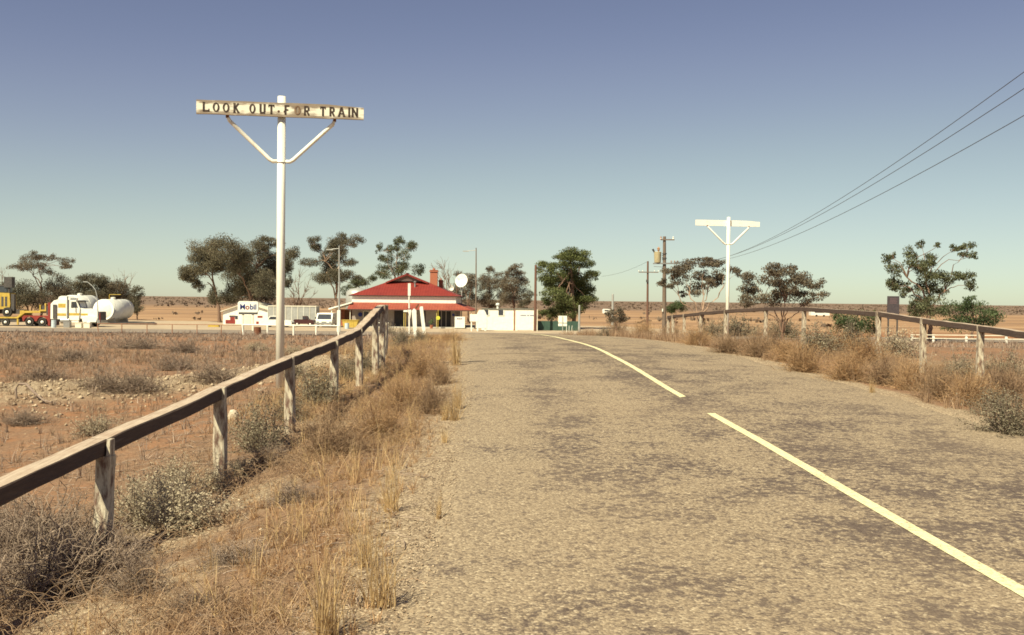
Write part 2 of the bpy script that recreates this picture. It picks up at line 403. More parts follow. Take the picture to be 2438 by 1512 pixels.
def mat_ground():
    m, nt, b = nodes_of('red_earth'); b.inputs['Roughness'].default_value = .95; b.inputs['Specular IOR Level'].default_value = .1
    v1 = coord(nt, 'Object')
    big = noise(nt, v1, .35, 5, .65); mid = noise(nt, v1, 2.2, 6, .7); fine = noise(nt, v1, 24, 5, .75)
    soil = ramp(nt, mid, [(.3, (.355, .172, .085)), (.52, (.275, .126, .062)), (.75, (.195, .093, .051))])
    lit = ramp(nt, fine, [(.3, (.125, .079, .056)), (.5, (.21, .132, .086)), (.7, (.31, .205, .131))])
    lf = ramp(nt, mix(nt, .45, big, mid), [(.36, g(0)), (.52, g(1))])
    lf = math_n(nt, 'MULTIPLY', math_n(nt, 'ADD', lf, .12), attr(nt, 'litter'), True)
    c = mix(nt, lf, soil, lit)
    # far sand: streaks of pale and darker sand
    st = noise(nt, coord(nt, 'Object', (.012, .05, 1)), 1.0, 6, .7)
    sand = ramp(nt, st, [(.32, (.385, .25, .15)), (.5, (.30, .182, .105)), (.62, (.19, .12, .077))])
    far = nt.nodes.new('ShaderNodeSeparateXYZ'); nt.links.new(v1, far.inputs[0])
    ff = math_n(nt, 'MULTIPLY', math_n(nt, 'SUBTRACT', far.outputs[1], 112), .04, True)
    c = mix(nt, ff, c, sand)
    sc_ = noise(nt, coord(nt, 'Object', (.02, .012, 1)), 1.0, 7, .75)
    scr = ramp(nt, sc_, [(.3, (.145, .10, .075)), (.55, (.185, .125, .09)), (.7, (.235, .155, .107))])
    c = mix(nt, attr(nt, 'scrub'), c, scr)
    vor = nt.nodes.new('ShaderNodeTexVoronoi'); vor.inputs['Scale'].default_value = 62; nt.links.new(v1, vor.inputs['Vector'])
    gr = ramp(nt, vor.outputs['Color'], [(.2, (.185, .135, .095)), (.55, (.315, .235, .158)), (.9, (.50, .40, .28))])
    gf = ramp(nt, math_n(nt, 'ADD', attr(nt, 'gravel'), math_n(nt, 'MULTIPLY', math_n(nt, 'SUBTRACT', mid, .5), .9)), [(.3, g(0)), (.75, g(1))])
    c = mix(nt, gf, c, gr)
    nt.links.new(c, b.inputs['Base Color'])
    hh = math_n(nt, 'ADD', math_n(nt, 'MULTIPLY', fine, .7), math_n(nt, 'MULTIPLY', vor.outputs['Distance'], math_n(nt, 'MULTIPLY', gf, -.3)))
    bump(nt, b, hh, .8, .03)
    return m
gme.materials.append(mat_ground())
structure(link('ground', gme))

# ---- road
def mat_road():
    m, nt, b = nodes_of('chip_seal'); b.inputs['Roughness'].default_value = .9; b.inputs['Specular IOR Level'].default_value = .2
    v = coord(nt, 'Object')
    vor = nt.nodes.new('ShaderNodeTexVoronoi'); vor.inputs['Scale'].default_value = 62; nt.links.new(v, vor.inputs['Vector'])
    stone = ramp(nt, vor.outputs['Color'], [(.15, (.155, .116, .083)), (.45, (.29, .221, .150)), (.75, (.36, .281, .190)), (.95, (.53, .435, .305))])
    grain = noise(nt, v, 38, 4, .8)
    stone = mix(nt, ramp(nt, grain, [(.38, g(.6)), (.52, g(0))]), stone, (.10, .074, .060))
    # bitumen showing where the chips are stripped: ragged patches, more of them in the wheel paths
    n1 = noise(nt, v, 15, 5, .7); n2 = noise(nt, v, 1.6, 4, .6); n3 = noise(nt, v, .33, 3, .6)
    ac = attr(nt, 'across')
    wp = nt.nodes.new('ShaderNodeFloatCurve'); nt.links.new(ac, wp.inputs['Value'])
    cv = wp.mapping.curves[0]
    for p_ in ((0, 0), (.12, .05), (.22, .75), (.34, .45), (.46, .85), (.56, .75), (.70, .55), (.80, .6), (.92, .1), (1, 0)):
        if p_[0] in (0, 1): continue
        cv.points.new(*p_)
    cv.points[0].location = (0, 0); cv.points[-1].location = (1, 0); wp.mapping.update()
    f = math_n(nt, 'ADD', math_n(nt, 'MULTIPLY', n1, .85), math_n(nt, 'ADD', math_n(nt, 'MULTIPLY', n2, .42), math_n(nt, 'MULTIPLY', n3, .26)))
    f = math_n(nt, 'ADD', f, math_n(nt, 'MULTIPLY', wp.outputs[0], .13))
    pf = ramp(nt, f, [(.84, g(0)), (.90, g(.78)), (.99, g(.95))])
    c = mix(nt, pf, stone, mix(nt, .12, (.064, .046, .046), stone))
    sp = noise(nt, coord(nt, 'Object', (1, .8, 1)), 19, 4, .7)
    c = mix(nt, ramp(nt, math_n(nt, 'ADD', sp, math_n(nt, 'MULTIPLY', n2, .35)), [(.76, g(0)), (.83, g(.7))]), c, (.070, .050, .045))
    big = noise(nt, v, .22, 3, .5)
    c = mix(nt, ramp(nt, big, [(.4, g(0)), (.65, g(.25))]), c, (.30, .225, .15))
    nt.links.new(c, b.inputs['Base Color'])
    hh = math_n(nt, 'SUBTRACT', math_n(nt, 'MULTIPLY', grain, .8), vor.outputs['Distance'])
    bump(nt, b, hh, .55, .012)
    return m
ROADM = mat_road()
ry = np.concatenate([np.arange(-8, 3, .2), np.arange(3, 20, .08), np.arange(20, 36, .2), np.arange(36, 99.1, 1.5)])
tt = np.linspace(0, 1, 41)
RY, TT = np.meshgrid(ry, tt, indexing='ij')
jl = .30 * (fnoise(ry * 0, ry, 1.3, 41) - .5) + .16 * (fnoise(ry * 0 + 3, ry, .35, 42) - .5)
jr = .30 * (fnoise(ry * 0 + 9, ry, 1.4, 43) - .5) + .16 * (fnoise(ry * 0 + 5, ry, .35, 44) - .5)
XL, XR = xl(ry) + jl, xr(ry) + jr
XX = XL[:, None] + (XR - XL)[:, None] * TT
ZZ = road_z(RY) + .03 * (1 - (2 * TT - 1) ** 2) + .012 * (fnoise(XX, RY, 1.7, 45) - .5)
edge = (TT == 0) | (TT == 1)
ZZ = np.where(edge, ZZ - .05, ZZ + .0)
ri = np.arange(XX.size).reshape(XX.shape)
rf = np.stack([ri[:-1, :-1], ri[:-1, 1:], ri[1:, 1:], ri[1:, :-1]], -1).reshape(-1, 4)
cx = (XX - xc(RY))
acr = np.where(cx < 0, .5 * (1 + cx / (xc(RY) - xl(RY))), .5 + .5 * cx / (xr(RY) - xc(RY)))
road = structure(link('road', np_mesh('road', np.stack([XX, RY, ZZ], -1).reshape(-1, 3), rf, [ROADM], {'across': np.clip(acr, 0, 1).ravel()}, smooth=True)))
def road_top(x, y):
    a, c = xl(y), xr(y); t = (x - a) / (c - a)
    return road_z(y) + .03 * (1 - (2 * t - 1) ** 2) + .012 * (fnoise(x, y, 1.7, 45) - .5)
def mat_line():
    m, nt, b = nodes_of('line_paint'); b.inputs['Roughness'].default_value = .75
    v = coord(nt, 'Object'); n = noise(nt, v, 30, 4, .75); n2 = noise(nt, v, 3, 3, .6)
    c = ramp(nt, n, [(.33, (.80, .735, .44)), (.54, (.70, .63, .36)), (.66, (.30, .23, .15))])
    ch = noise(nt, v, 55, 3, .8); n4 = noise(nt, v, 2.2, 4, .7)
    c = mix(nt, ramp(nt, math_n(nt, 'ADD', math_n(nt, 'MULTIPLY', ch, .7), math_n(nt, 'MULTIPLY', n4, .5)), [(.66, g(0)), (.72, g(.75))]), c, (.24, .18, .125))
    c = mix(nt, ramp(nt, n2, [(.45, g(0)), (.8, g(.35))]), c, (.5, .43, .28))
    nt.links.new(c, b.inputs['Base Color']); bump(nt, b, n, .3, .006); return m
LINEM = mat_line()
def road_line(y0, y1, w, taper=.25):
    ys = np.arange(y0, y1 + .05, .1); wob = .02 * (fnoise(ys * 0, ys, 1.3, 51) - .5)
    off = np.linspace(-.5, .5, 4)
    ww = w * (1 + .12 * (fnoise(ys * 0 + 2, ys, .35, 52) - .5))
    xs = xc(ys)[:, None] + wob[:, None] + off[None] * ww[:, None]
    yy = ys[:, None] + off[None] * np.where(np.abs(np.arange(len(ys)) - 0) < 3, .1, 0)[:, None]
    zz = road_top(xs, yy) + .005
    i = np.arange(xs.size).reshape(xs.shape)
    f = np.stack([i[:-1, :-1], i[:-1, 1:], i[1:, 1:], i[1:, :-1]], -1).reshape(-1, 4)
    o = link('centre_line', np_mesh('centre_line', np.stack([xs, yy, zz], -1).reshape(-1, 3), f, [LINEM], smooth=True), parent=road)
    return o
road_line(2.0, 12.5, .108)
road_line(14.2, 60, .108)
def mat_seam(): return mat('seam_tar', (.06, .045, .04), (.10, .075, .06), 8, .8)
sx_ = np.linspace(0, 1, 60); sy_ = 22.3 + .35 * (sx_ - .5) + .12 * (fnoise(sx_ * 8, sx_ * 0, 1, 61) - .5)
sxx = xl(sy_) + (xr(sy_) - xl(sy_)) * (.06 + .9 * sx_)
sv = []
for k_, q in enumerate((-.012, .012)):
    yy_ = sy_ + q * (1 + 1.5 * fnoise(sx_ * 30, sx_ * 0 + k_, 1, 62)); sv.append(np.stack([sxx, yy_, road_top(sxx, yy_) + .004], -1))
sv = np.concatenate(sv); n_ = len(sx_)
sf = np.stack([np.arange(n_ - 1), np.arange(1, n_), np.arange(1, n_) + n_, np.arange(n_ - 1) + n_], -1)
link('crossing_seam', np_mesh('crossing_seam', sv, sf, [mat_seam()]), parent=road)

# ---- highway and forecourt beyond the crossing
def flat(name, pts, z, m):
    o = MB().add([(x, y, z) for x, y in pts], [tuple(range(len(pts)))]).build(name, m)
    return structure(o)
HWY = mat('highway_seal', (.235, .19, .15), (.19, .15, .12), .6, .9, stretch=(.15, 1, 1))
HWYE = mat('highway_edge', (.075, .062, .058), (.11, .09, .08), 1.2, .9, stretch=(.2, 1, 1))
FORE = mat('forecourt_gravel', (.43, .335, .235), (.33, .25, .175), .5, .95)
flat('highway', [(-140, 98.2), (160, 98.2), (160, 108), (-140, 108)], GZ + .016, HWY)
flat('highway_edge_seal', [(-140, 96.6), (-5.2, 96.6), (-5.2, 98.2), (-140, 98.2)], GZ + .020, HWYE)
flat('highway_edge_seal', [(4.0, 96.9), (160, 96.9), (160, 98.2), (4.0, 98.2)], GZ + .020, HWYE)
flat('forecourt', [(-90, 108), (26, 108), (24, 118), (16, 142), (-60, 146), (-90, 135)], GZ + .012, FORE)

# ------------------------------------------------------------------ vegetation builders
def leaf_quads(cent, size, rng, hang=.5, aspect=.45):
    """one small pointed quad for each centre; returns verts (4N,3)"""
    n = len(cent)
    d = rng.normal(size=(n, 3)); d[:, 2] -= hang * 1.5; d /= np.linalg.norm(d, axis=1)[:, None]
    e = rng.normal(size=(n, 3)); e -= (e * d).sum(1)[:, None] * d; e /= np.linalg.norm(e, axis=1)[:, None]
    s = (size * rng.uniform(.6, 1.35, n))[:, None]
    a, b = cent - d * s * .5, cent + d * s * .5
    c, f = cent + e * s * aspect * .5, cent - e * s * aspect * .5
    return np.stack([a, c, b, f], 1).reshape(-1, 3)
def strip_tubes(paths, rad, n=3):
    """paths (K,S,3), rad (K,S): thin tubes as quads"""
    K, S, _ = paths.shape
    d = np.gradient(paths, axis=1); d /= np.linalg.norm(d, axis=2, keepdims=True) + 1e-9
    ref = np.where(np.abs(d[..., 2:3]) > .8, np.array([1., 0, 0]), np.array([0., 0, 1]))
    sx = np.cross(d, ref); sx /= np.linalg.norm(sx, axis=2, keepdims=True) + 1e-9
    sy = np.cross(sx, d)
    an = np.arange(n) * 2 * np.pi / n
    ring = paths[:, :, None] + rad[:, :, None, None] * (sx[:, :, None] * np.cos(an)[:, None] + sy[:, :, None] * np.sin(an)[:, None])
    i = np.arange(K * S * n).reshape(K, S, n)
    j = np.roll(i, -1, axis=2)
    f = np.stack([i[:, :-1], j[:, :-1], j[:, 1:], i[:, 1:]], -1).reshape(-1, 4)
    return ring.reshape(-1, 3), f
def join_np(parts):
    """parts: list of (verts, quads, tone per vert, mat)"""
    V, Fc, T, Mi, o = [], [], [], [], 0
    for v, f, t, mi in parts:
        V.append(v); Fc.append(f + o); o += len(v)
        T.append(np.broadcast_to(t, (len(v),))); Mi.append(np.full(len(f), mi))
    return np.concatenate(V), np.concatenate(Fc), np.concatenate(T), np.concatenate(Mi)

GUM = leaf_mat('gum_leaves', (.060, .054, .038), (.235, .205, .135), .3)
GUMB = leaf_mat('gum_leaves_brown', (.076, .061, .045), (.24, .195, .135), .3)
GUMG = leaf_mat('gum_leaves_green', (.055, .062, .033), (.215, .22, .115), .3)
PINE = leaf_mat('pine_leaves', (.028, .040, .017), (.175, .19, .070), .2)
PEPPER = leaf_mat('pepper_leaves', (.035, .055, .025), (.13, .17, .075), .3)
SALT = leaf_mat('saltbush_leaves', (.21, .172, .122), (.54, .455, .325), .25)
SALTD = leaf_mat('saltbush_dark', (.115, .097, .068), (.34, .29, .20), .25)
DRY = leaf_mat('dry_stems', (.265, .152, .085), (.73, .495, .28), .35)
DRYRED = leaf_mat('dry_stems_red', (.22, .140, .092), (.60, .42, .27), .35)
DEADM = leaf_mat('dead_stems', (.14, .100, .082), (.48, .365, .28), .15)
STRAW = leaf_mat('straw_blades', (.30, .19, .095), (.78, .58, .31), .35)

def branch_path(a, b, rng, S=7, sag=.12, up=.25):
    """a limb from a to b that leaves upright and bends outward"""
    a, b = np.array(a), np.array(b); L = np.linalg.norm(b - a)
    t = np.linspace(0, 1, S)[:, None]
    ctrl = a + (b - a) * .45 + np.array([0, 0, up * L]) - np.array([(b - a)[0], (b - a)[1], 0]) * .18
    p = (1 - t) ** 2 * a + 2 * t * (1 - t) * ctrl + t ** 2 * b
    p[1:-1] += rng.normal(scale=.03 * L, size=(S - 2, 3))
    return p

def tree(name, label, D, base, clumps, leafm, bark=BARK, r0=.22, leaf=.18, dens=1.0, forks=3, cat='tree', twigs=6, hang=.6, group=None, depth=.8, gz=None, seed=1, trunk_top=.42):
    """base (u, v); clumps (u, v, half width, half height) in measuring pixels, built at distance D"""
    rng = np.random.default_rng(seed); s = D / FPX
    bpt = P(base[0], base[1], D); bz = GZ if gz is None else gz
    b0 = np.array([bpt.x, D, bz]); t = thing(name, label, cat, tuple(b0), group=group)
    cl = []
    W = max(c[0] + c[2] for c in clumps) - min(c[0] - c[2] for c in clumps)
    for (u, v, a, h) in clumps:
        c = P(u, v, D); off = (u - base[0])
        wd = math.sqrt(max(0, (W * .5) ** 2 - off * off)) * s * depth
        cl.append((np.array([c.x, D + rng.uniform(-1, 1) * wd * .8, c.z]), a * s, h * s))
    top = np.array([np.mean([c[0][0] for c in cl]), D, 0]); zlow = min(c[0][2] for c in cl); ztop = max(c[0][2] for c in cl)
    tk = b0 + (np.array([top[0], D, ztop]) - b0) * np.array([.35, 1, trunk_top]); tk[2] = b0[2] + (ztop - b0[2]) * trunk_top
    paths, rads = [], []
    tp = branch_path(b0 - np.array([0, 0, .1]), tk, rng, 7, up=.05)
    paths.append(tp); rads.append(np.linspace(r0, r0 * .62, 7) * np.array([1.35] + [1] * 6))
    hubs = []
    for k in range(forks):
        tgt = cl[k * len(cl) // forks][0]; h_ = tk + (tgt - tk) * rng.uniform(.35, .55) + np.array([0, 0, rng.uniform(0, .1) * (ztop - tk[2])])
        st = tp[-1 - (k % 3)]
        paths.append(branch_path(st, h_, rng)); rads.append(np.linspace(r0 * .48, r0 * .26, 7)); hubs.append(h_)
    hubs.append(tk)
    for (c, a, h) in cl:
        hb = min(hubs, key=lambda q: np.linalg.norm(q - c) + (2 if q[2] > c[2] + .5 else 0))
        paths.append(branch_path(hb, c - np.array([0, 0, h * .3]), rng)); rads.append(np.linspace(r0 * .24, r0 * .07, 7))
        for q in range(twigs):
            dv = rng.normal(size=3); dv /= np.linalg.norm(dv); e = c + dv * np.array([a, a * depth, h]) * .85
            paths.append(branch_path(c - np.array([0, 0, h * .3]), e, rng, 7, up=.1)); rads.append(np.linspace(r0 * .10, r0 * .03, 7))
    v1, f1 = strip_tubes(np.stack(paths), np.stack(rads), 6)
    me = np_mesh('trunk', v1 - b0, f1, [bark], smooth=True)
    link('trunk', me, parent=t)
    if leaf > 0:
        LV, LT = [], []
        for (c, a, h) in cl:
            nb = max(8, int(9 * math.sqrt(a * h)))
            sub = rng.normal(size=(nb, 3)); sub /= np.linalg.norm(sub, axis=1)[:, None]
            sub = c + sub * (rng.uniform(.35, .95, nb) ** .6)[:, None] * np.array([a * .75, a * .75 * depth, h * .75])
            sr = rng.uniform(.30, .55, nb)
            n = int(dens * 12.0 * a * h / (leaf * leaf * .45)) + 20
            w = sr ** 2; pick = rng.choice(nb, n, p=w / w.sum())
            q = rng.normal(size=(n, 3)); q /= np.linalg.norm(q, axis=1)[:, None]
            rr = (rng.uniform(0, 1, n) ** .5 * sr[pick])[:, None]
            pts = sub[pick] + q * rr * np.array([a, a * depth, h * 1.0])
            LV.append(leaf_quads(pts, leaf, rng, hang))
            tn = np.clip(.42 + .20 * rng.normal(size=n) + .12 * rng.normal(size=nb)[pick], 0, 1)
            LT.append(np.repeat(tn, 4))
        v = np.concatenate(LV); tn = np.concatenate(LT)
        me = np_mesh('crown', v - b0, np.arange(len(v)).reshape(-1, 4), [leafm], {'tone': tn})
        link('crown', me, parent=t)
    return t

def bare_tree(name, label, D, base, tips, r0=.10, bark=TWIGD, seed=1, sub=7, gz=None, group=None):
    rng = np.random.default_rng(seed); bpt = P(base[0], base[1], D)
    b0 = np.array([bpt.x, D, GZ if gz is None else gz]); t = thing(name, label, 'tree' if tips else 'shrub', tuple(b0), group=group)
    paths, rads = [], []
    for (u, v) in tips:
        e = P(u, v, D); e = np.array([e.x, D + rng.uniform(-1, 1), e.z])
        p = branch_path(b0 - np.array([0, 0, .1]), e, rng, 7, up=.12); paths.append(p); rads.append(np.linspace(r0, r0 * .2, 7))
        for k in range(sub):
            i = rng.integers(2, 6); L = np.linalg.norm(e - b0) * rng.uniform(.12, .35)
            dv = (p[i + 1] - p[i]); dv = dv / np.linalg.norm(dv) + rng.normal(scale=.55, size=3); dv /= np.linalg.norm(dv)
            paths.append(branch_path(p[i], p[i] + dv * L, rng, 7, up=.05)); rads.append(np.linspace(r0 * .35, r0 * .10, 7))
    v1, f1 = strip_tubes(np.stack(paths), np.stack(rads), 5)
    link('branches', np_mesh('branches', v1 - b0, f1, [bark], smooth=True), parent=t)
    return t

# shrub meshes about 1 m across, shared between the plants that look alike
def dome_paths(rng, K, S, spread, height, curl=.12, r=(.007, .002)):
    az = rng.uniform(0, 2 * np.pi, K); lean = rng.uniform(0, 1, K) ** .7
    el = np.pi / 2 * (1 - lean * spread)
    L = rng.uniform(.6, 1.0, K)
    dirs = np.stack([np.cos(az) * np.cos(el), np.sin(az) * np.cos(el), np.sin(el)], -1)
    t = np.linspace(0, 1, S)
    base = np.stack([rng.normal(scale=.06, size=K), rng.normal(scale=.06, size=K), np.full(K, -.04)], -1)
    p = base[:, None] + dirs[:, None] * (L[:, None] * t[None])[..., None] * .5 * np.array([1, 1, height * 2])
    wob = np.cumsum(rng.normal(scale=curl / S, size=(K, S, 3)), axis=1); wob[:, 0] = 0
    p = p + wob
    rad = np.linspace(r[0], r[1], S)[None] * rng.uniform(.6, 1.3, (K, 1))
    return p, rad
def make_saltbush(seed, n_leaf=5200, height=.75, leaf=.026, m=SALT):
    rng = np.random.default_rng(seed)
    p, r = dome_paths(rng, 90, 6, .95, height, .16)
    v0, f0 = strip_tubes(p, r)
    k = rng.integers(0, 90, n_leaf); tt_ = rng.uniform(.35, 1, n_leaf)
    i = (tt_ * 4.999).astype(int); fr = (tt_ * 5 - i)[:, None]
    c = p[k, i] * (1 - fr) + p[k, np.minimum(i + 1, 5)] * fr + rng.normal(scale=.035, size=(n_leaf, 3))
    c[:, 2] = np.maximum(c[:, 2], .0)
    lv = leaf_quads(c, leaf, rng, -.2, .6)
    tn = np.repeat(np.clip(.5 + .25 * rng.normal(size=n_leaf), 0, 1), 4)
    v, f, t, mi = join_np([(v0, f0, .35, 1), (lv, np.arange(len(lv)).reshape(-1, 4), tn, 0)])
    return np_mesh('bush_mesh', v, f, [m, DEADM], {'tone': t}, mi)
def make_brush(seed, K=300, height=.6, m=DEADM, spread=1.05, r=(.0065, .0025), curl=.32):
    """leafless tangle of dry stems, each with side twigs"""
    rng = np.random.default_rng(seed)
    p, rd = dome_paths(rng, K, 7, spread, height, curl, r)
    v0, f0 = strip_tubes(p, rd)
    t0 = np.repeat(np.clip(rng.normal(.5, .25, K), 0, 1), 7 * 3)
    K2 = K * 3; k = rng.integers(0, K, K2); i = rng.integers(2, 7, K2)
    st = p[k, i]; d = rng.normal(size=(K2, 3)); d[:, 2] = np.abs(d[:, 2]) * .6; d /= np.linalg.norm(d, axis=1)[:, None]
    L = rng.uniform(.06, .2, K2)
    q = st[:, None] + d[:, None] * (L[:, None] * np.linspace(0, 1, 4)[None])[..., None]
    q = q + np.cumsum(rng.normal(scale=.012, size=q.shape), axis=1) * np.array([0, 1, 1, 1])[None, :, None]
    v1, f1 = strip_tubes(q, np.linspace(r[1] * 1.1, r[1] * .5, 4)[None] * np.ones((K2, 1)))
    t1 = np.repeat(np.clip(rng.normal(.55, .25, K2), 0, 1), 4 * 3)
    v, f, t, mi = join_np([(v0, f0, t0, 0), (v1, f1, t1, 0)])
    v[:, 2] = np.maximum(v[:, 2], -.05)
    return np_mesh('brush_mesh', v, f, [m], {'tone': t}, mi)
def blades(cent, n_per, L, lean, w, rng, S=4, tone=(.5, .2)):
    """grass blades: cent (N,3) tuft feet, L (N,) lengths; returns verts, quads, tone"""
    N = len(cent); K = N * n_per; k = np.repeat(np.arange(N), n_per)
    az = rng.uniform(0, 2 * np.pi, K); le = np.abs(rng.normal(0, 1, K)) * lean
    ln = L[k] * rng.uniform(.45, 1.1, K)
    t = np.linspace(0, 1, S)
    foot = cent[k] + np.stack([rng.normal(scale=.25, size=K) * L[k] * .35, rng.normal(scale=.25, size=K) * L[k] * .35, np.zeros(K)], -1)
    ang = le[:, None] * (.4 + t[None] * 1.0)
    stp = (ln / (S - 1))[:, None]
    hx = np.cumsum(np.sin(ang) * stp, 1) - np.sin(ang[:, :1]) * stp; hz_ = np.cumsum(np.cos(ang) * stp, 1) - np.cos(ang[:, :1]) * stp
    mid = foot[:, None] + np.stack([np.cos(az)[:, None] * hx, np.sin(az)[:, None] * hx, hz_], -1)
    fa = rng.uniform(0, 2 * np.pi, K)
    sd_ = np.stack([np.cos(fa), np.sin(fa), np.zeros(K)], -1)[:, None]
    wd = ((w[k] if isinstance(w, np.ndarray) else w) * rng.uniform(.6, 1.4, K))[:, None, None] * np.linspace(1, .18, S)[None, :, None]
    v = np.stack([mid - sd_ * wd, mid + sd_ * wd], 2)
    i = np.arange(K * S * 2).reshape(K, S, 2)
    f = np.stack([i[:, :-1, 0], i[:, :-1, 1], i[:, 1:, 1], i[:, 1:, 0]], -1).reshape(-1, 4)
    tn = np.clip(rng.normal(tone[0], tone[1], K), 0, 1)
    return v.reshape(-1, 3), f, np.repeat(tn, S * 2)
SCRUBM = leaf_mat('matted_scrub', (.13, .088, .066), (.42, .295, .195), .2)
def make_tuft(seed, n=90, m=STRAW):
    rng = np.random.default_rng(seed)
    v, f, t = blades(np.zeros((1, 3)), n, np.array([1.0]), .42, .009, rng, 5, (.55, .22))
    v[:, :2] *= .8
    return np_mesh('tuft_mesh', v, f, [m], {'tone': t})
def make_dry(seed, m=DRY, height=.7):
    return make_brush(seed, 340, height, m, 1.0, (.0045, .0022), .22)
KIND = {
    'salt': [make_saltbush(s) for s in (1, 2, 3)],
    'saltd': [make_saltbush(s, 5200, .85, .027, SALTD) for s in (4, 5, 6)],
    'brush': [make_brush(s) for s in (7, 8, 9)],
    'dry': [make_dry(s) for s in (10, 11, 12)],
    'dryred': [make_dry(s, DRYRED, .75) for s in (13, 14, 15)],
    'tuft': [make_tuft(s) for s in (16, 17, 18)],
}
NAMES = {'salt': ('saltbush', 'shrub'), 'saltd': ('saltbush', 'shrub'), 'brush': ('dead_bush', 'shrub'),
         'dry': ('dry_bush', 'shrub'), 'dryred': ('dry_bush', 'shrub'), 'tuft': ('grass_tuft', 'grass tuft')}
_kc = {}
def shrub(kind, u, v, wpx, hpx, label, group=None, at=None):
    """plant standing where the eye sees (u, v) on the ground, wpx wide and hpx tall there"""
    p = Vector(at) if at is not None else ground_hit(u, v)
    s = p.y / FPX; i = _kc.get(kind, 0); _kc[kind] = i + 1
    o = link(NAMES[kind][0], KIND[kind][i % 3], p)
    hm = {'salt': .75, 'saltd': .85, 'brush': .62, 'dry': .70, 'dryred': .75, 'tuft': .95}[kind]
    wm = {'tuft': .75}.get(kind, .95)
    o.scale = (wpx * s / wm, wpx * s / wm, hpx * s / hm)
    o.rotation_euler = (0, 0, R.uniform(0, 6.28))
    o.location.z -= .02
    return tag(o, label, NAMES[kind][1], group)

# ------------------------------------------------------------------ timber fences along the crossing
SEC = [(-.074, -.047), (-.066, -.055), (.054, -.055), (.0625, -.047), (.0625, .047), (.054, .055), (-.066, .055), (-.074, .047)]
def timber_rail(a, b, parent, rnd, k=8):
    mb = MB(); a, b = Vector(a), Vector(b); rings = []
    d = (b - a); sxd = Vector((d.y, -d.x, 0)).normalized()
    for i in range(k + 1):
        p = a + d * (i / k); w = Vector((rnd.uniform(-.004, .004), 0, rnd.uniform(-.005, .005)))
        rings.append([p + w + sxd * (q[0] + rnd.uniform(-.003, .003)) + Vector((0, 0, q[1] + rnd.uniform(-.003, .003))) for q in SEC])
    n = 8; vs = [v for r in rings for v in r]
    fs, ms = [], []
    for i in range(k):
        for j in range(n):
            fs.append((i * n + j, i * n + (j + 1) % n, (i + 1) * n + (j + 1) % n, (i + 1) * n + j)); ms.append(0 if j in (5,) else 1)  # bleached top face; the rest get the timber with shade painted in
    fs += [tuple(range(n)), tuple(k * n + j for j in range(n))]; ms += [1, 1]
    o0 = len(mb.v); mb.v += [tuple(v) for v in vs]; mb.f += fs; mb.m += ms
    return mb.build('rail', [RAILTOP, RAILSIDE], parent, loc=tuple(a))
def timber_post(x, y, z0, z1, side, parent, rnd, w=.098):
    """squared split post; a tongue on the road side stands up beside the rail. side +1: road to the right"""
    mb = MB(); lean = rnd.uniform(-.02, .02); k = 5; vs = []
    for i in range(k + 1):
        t = i / k; z = z0 - .25 + (z1 - .112 - z0 + .25) * t; s_ = w * (1.16 - .2 * t)
        for cx_, cy_ in ((-1, -1), (-.72, -1.12), (.72, -1.12), (1, -1), (1.1, .9), (0, 1.1), (-1.1, .9)):
            vs.append((x + lean * t + cx_ * s_ / 2 + rnd.uniform(-.006, .006), y + cy_ * s_ / 2 + rnd.uniform(-.006, .006), z))
    n = 7
    fs = [(i * n + j, i * n + (j + 1) % n, (i + 1) * n + (j + 1) % n, (i + 1) * n + j) for i in range(k) for j in range(n)]
    fs += [tuple(range(n))[::-1], tuple(k * n + j for j in range(n))]
    mb.add(vs, fs)
    mb.box((x + lean + side * (w * .5 - .012), y, z1 - .06), (.030, w * .8, .125), 0, 0, .004, rnd)
    return mb.build('post', POSTM, parent, loc=(x, y, z0))
def timber_fence(name, label, posts, side, seed, n_rail=None, L=None):
    rnd = random.Random(seed); x0, y0 = posts[1][0], posts[1][1]
    t = thing(name, label, 'fence'); rl = []
    for (x, y, zt) in posts:
        timber_post(x, y, hz(x, y), zt, side, t, rnd)
        rl.append((x - side * (.030 + rnd.uniform(-.008, .008)), y, zt - .055))
    for a, b in zip(rl[:-1], rl[1:]):
        e_ = Vector((rnd.uniform(-.006, .006), 0, rnd.uniform(-.009, .006))); timber_rail(Vector(a) + e_, Vector(b) + e_ * -.6, t, rnd)
    return t
LF = [(-2.95, 4.46, .45), (-2.836, 6.9, .60), (-2.727, 9.34, .745), (-2.615, 11.76, .895), (-2.54, 14.2, .99), (-2.49, 16.3, 1.10), (-2.457, 18.0, 1.36), (-2.55, 19.5, 1.455), (-2.68, 20.9, 1.465), (-2.83, 22.2, 1.455)]
timber_fence('timber_fence', 'weathered timber post and rail fence left of the road with flaking white posts', LF, 1, 3)
RFp = [(2600, 803, 13.2), (2460, 792, 15.6), (2335, 776, 18.0), (2200, 758, 20.4), (2093, 743, 22.8), (1914, 731, 28.0), (1823, 731.5, 31.0), (1728, 738, 33.5), (1668, 743.5, 36.0), (1630, 748, 38.0), (1603, 750.5, 40.0), (1591, 752, 41.2)]
RF = []
for u_, v_, D_ in RFp:
    q = P(u_, v_, D_); RF.append((q.x, q.y, q.z))
timber_fence('timber_fence', 'dark timber post and rail fence curving along the right of the road', RF, -1, 4)

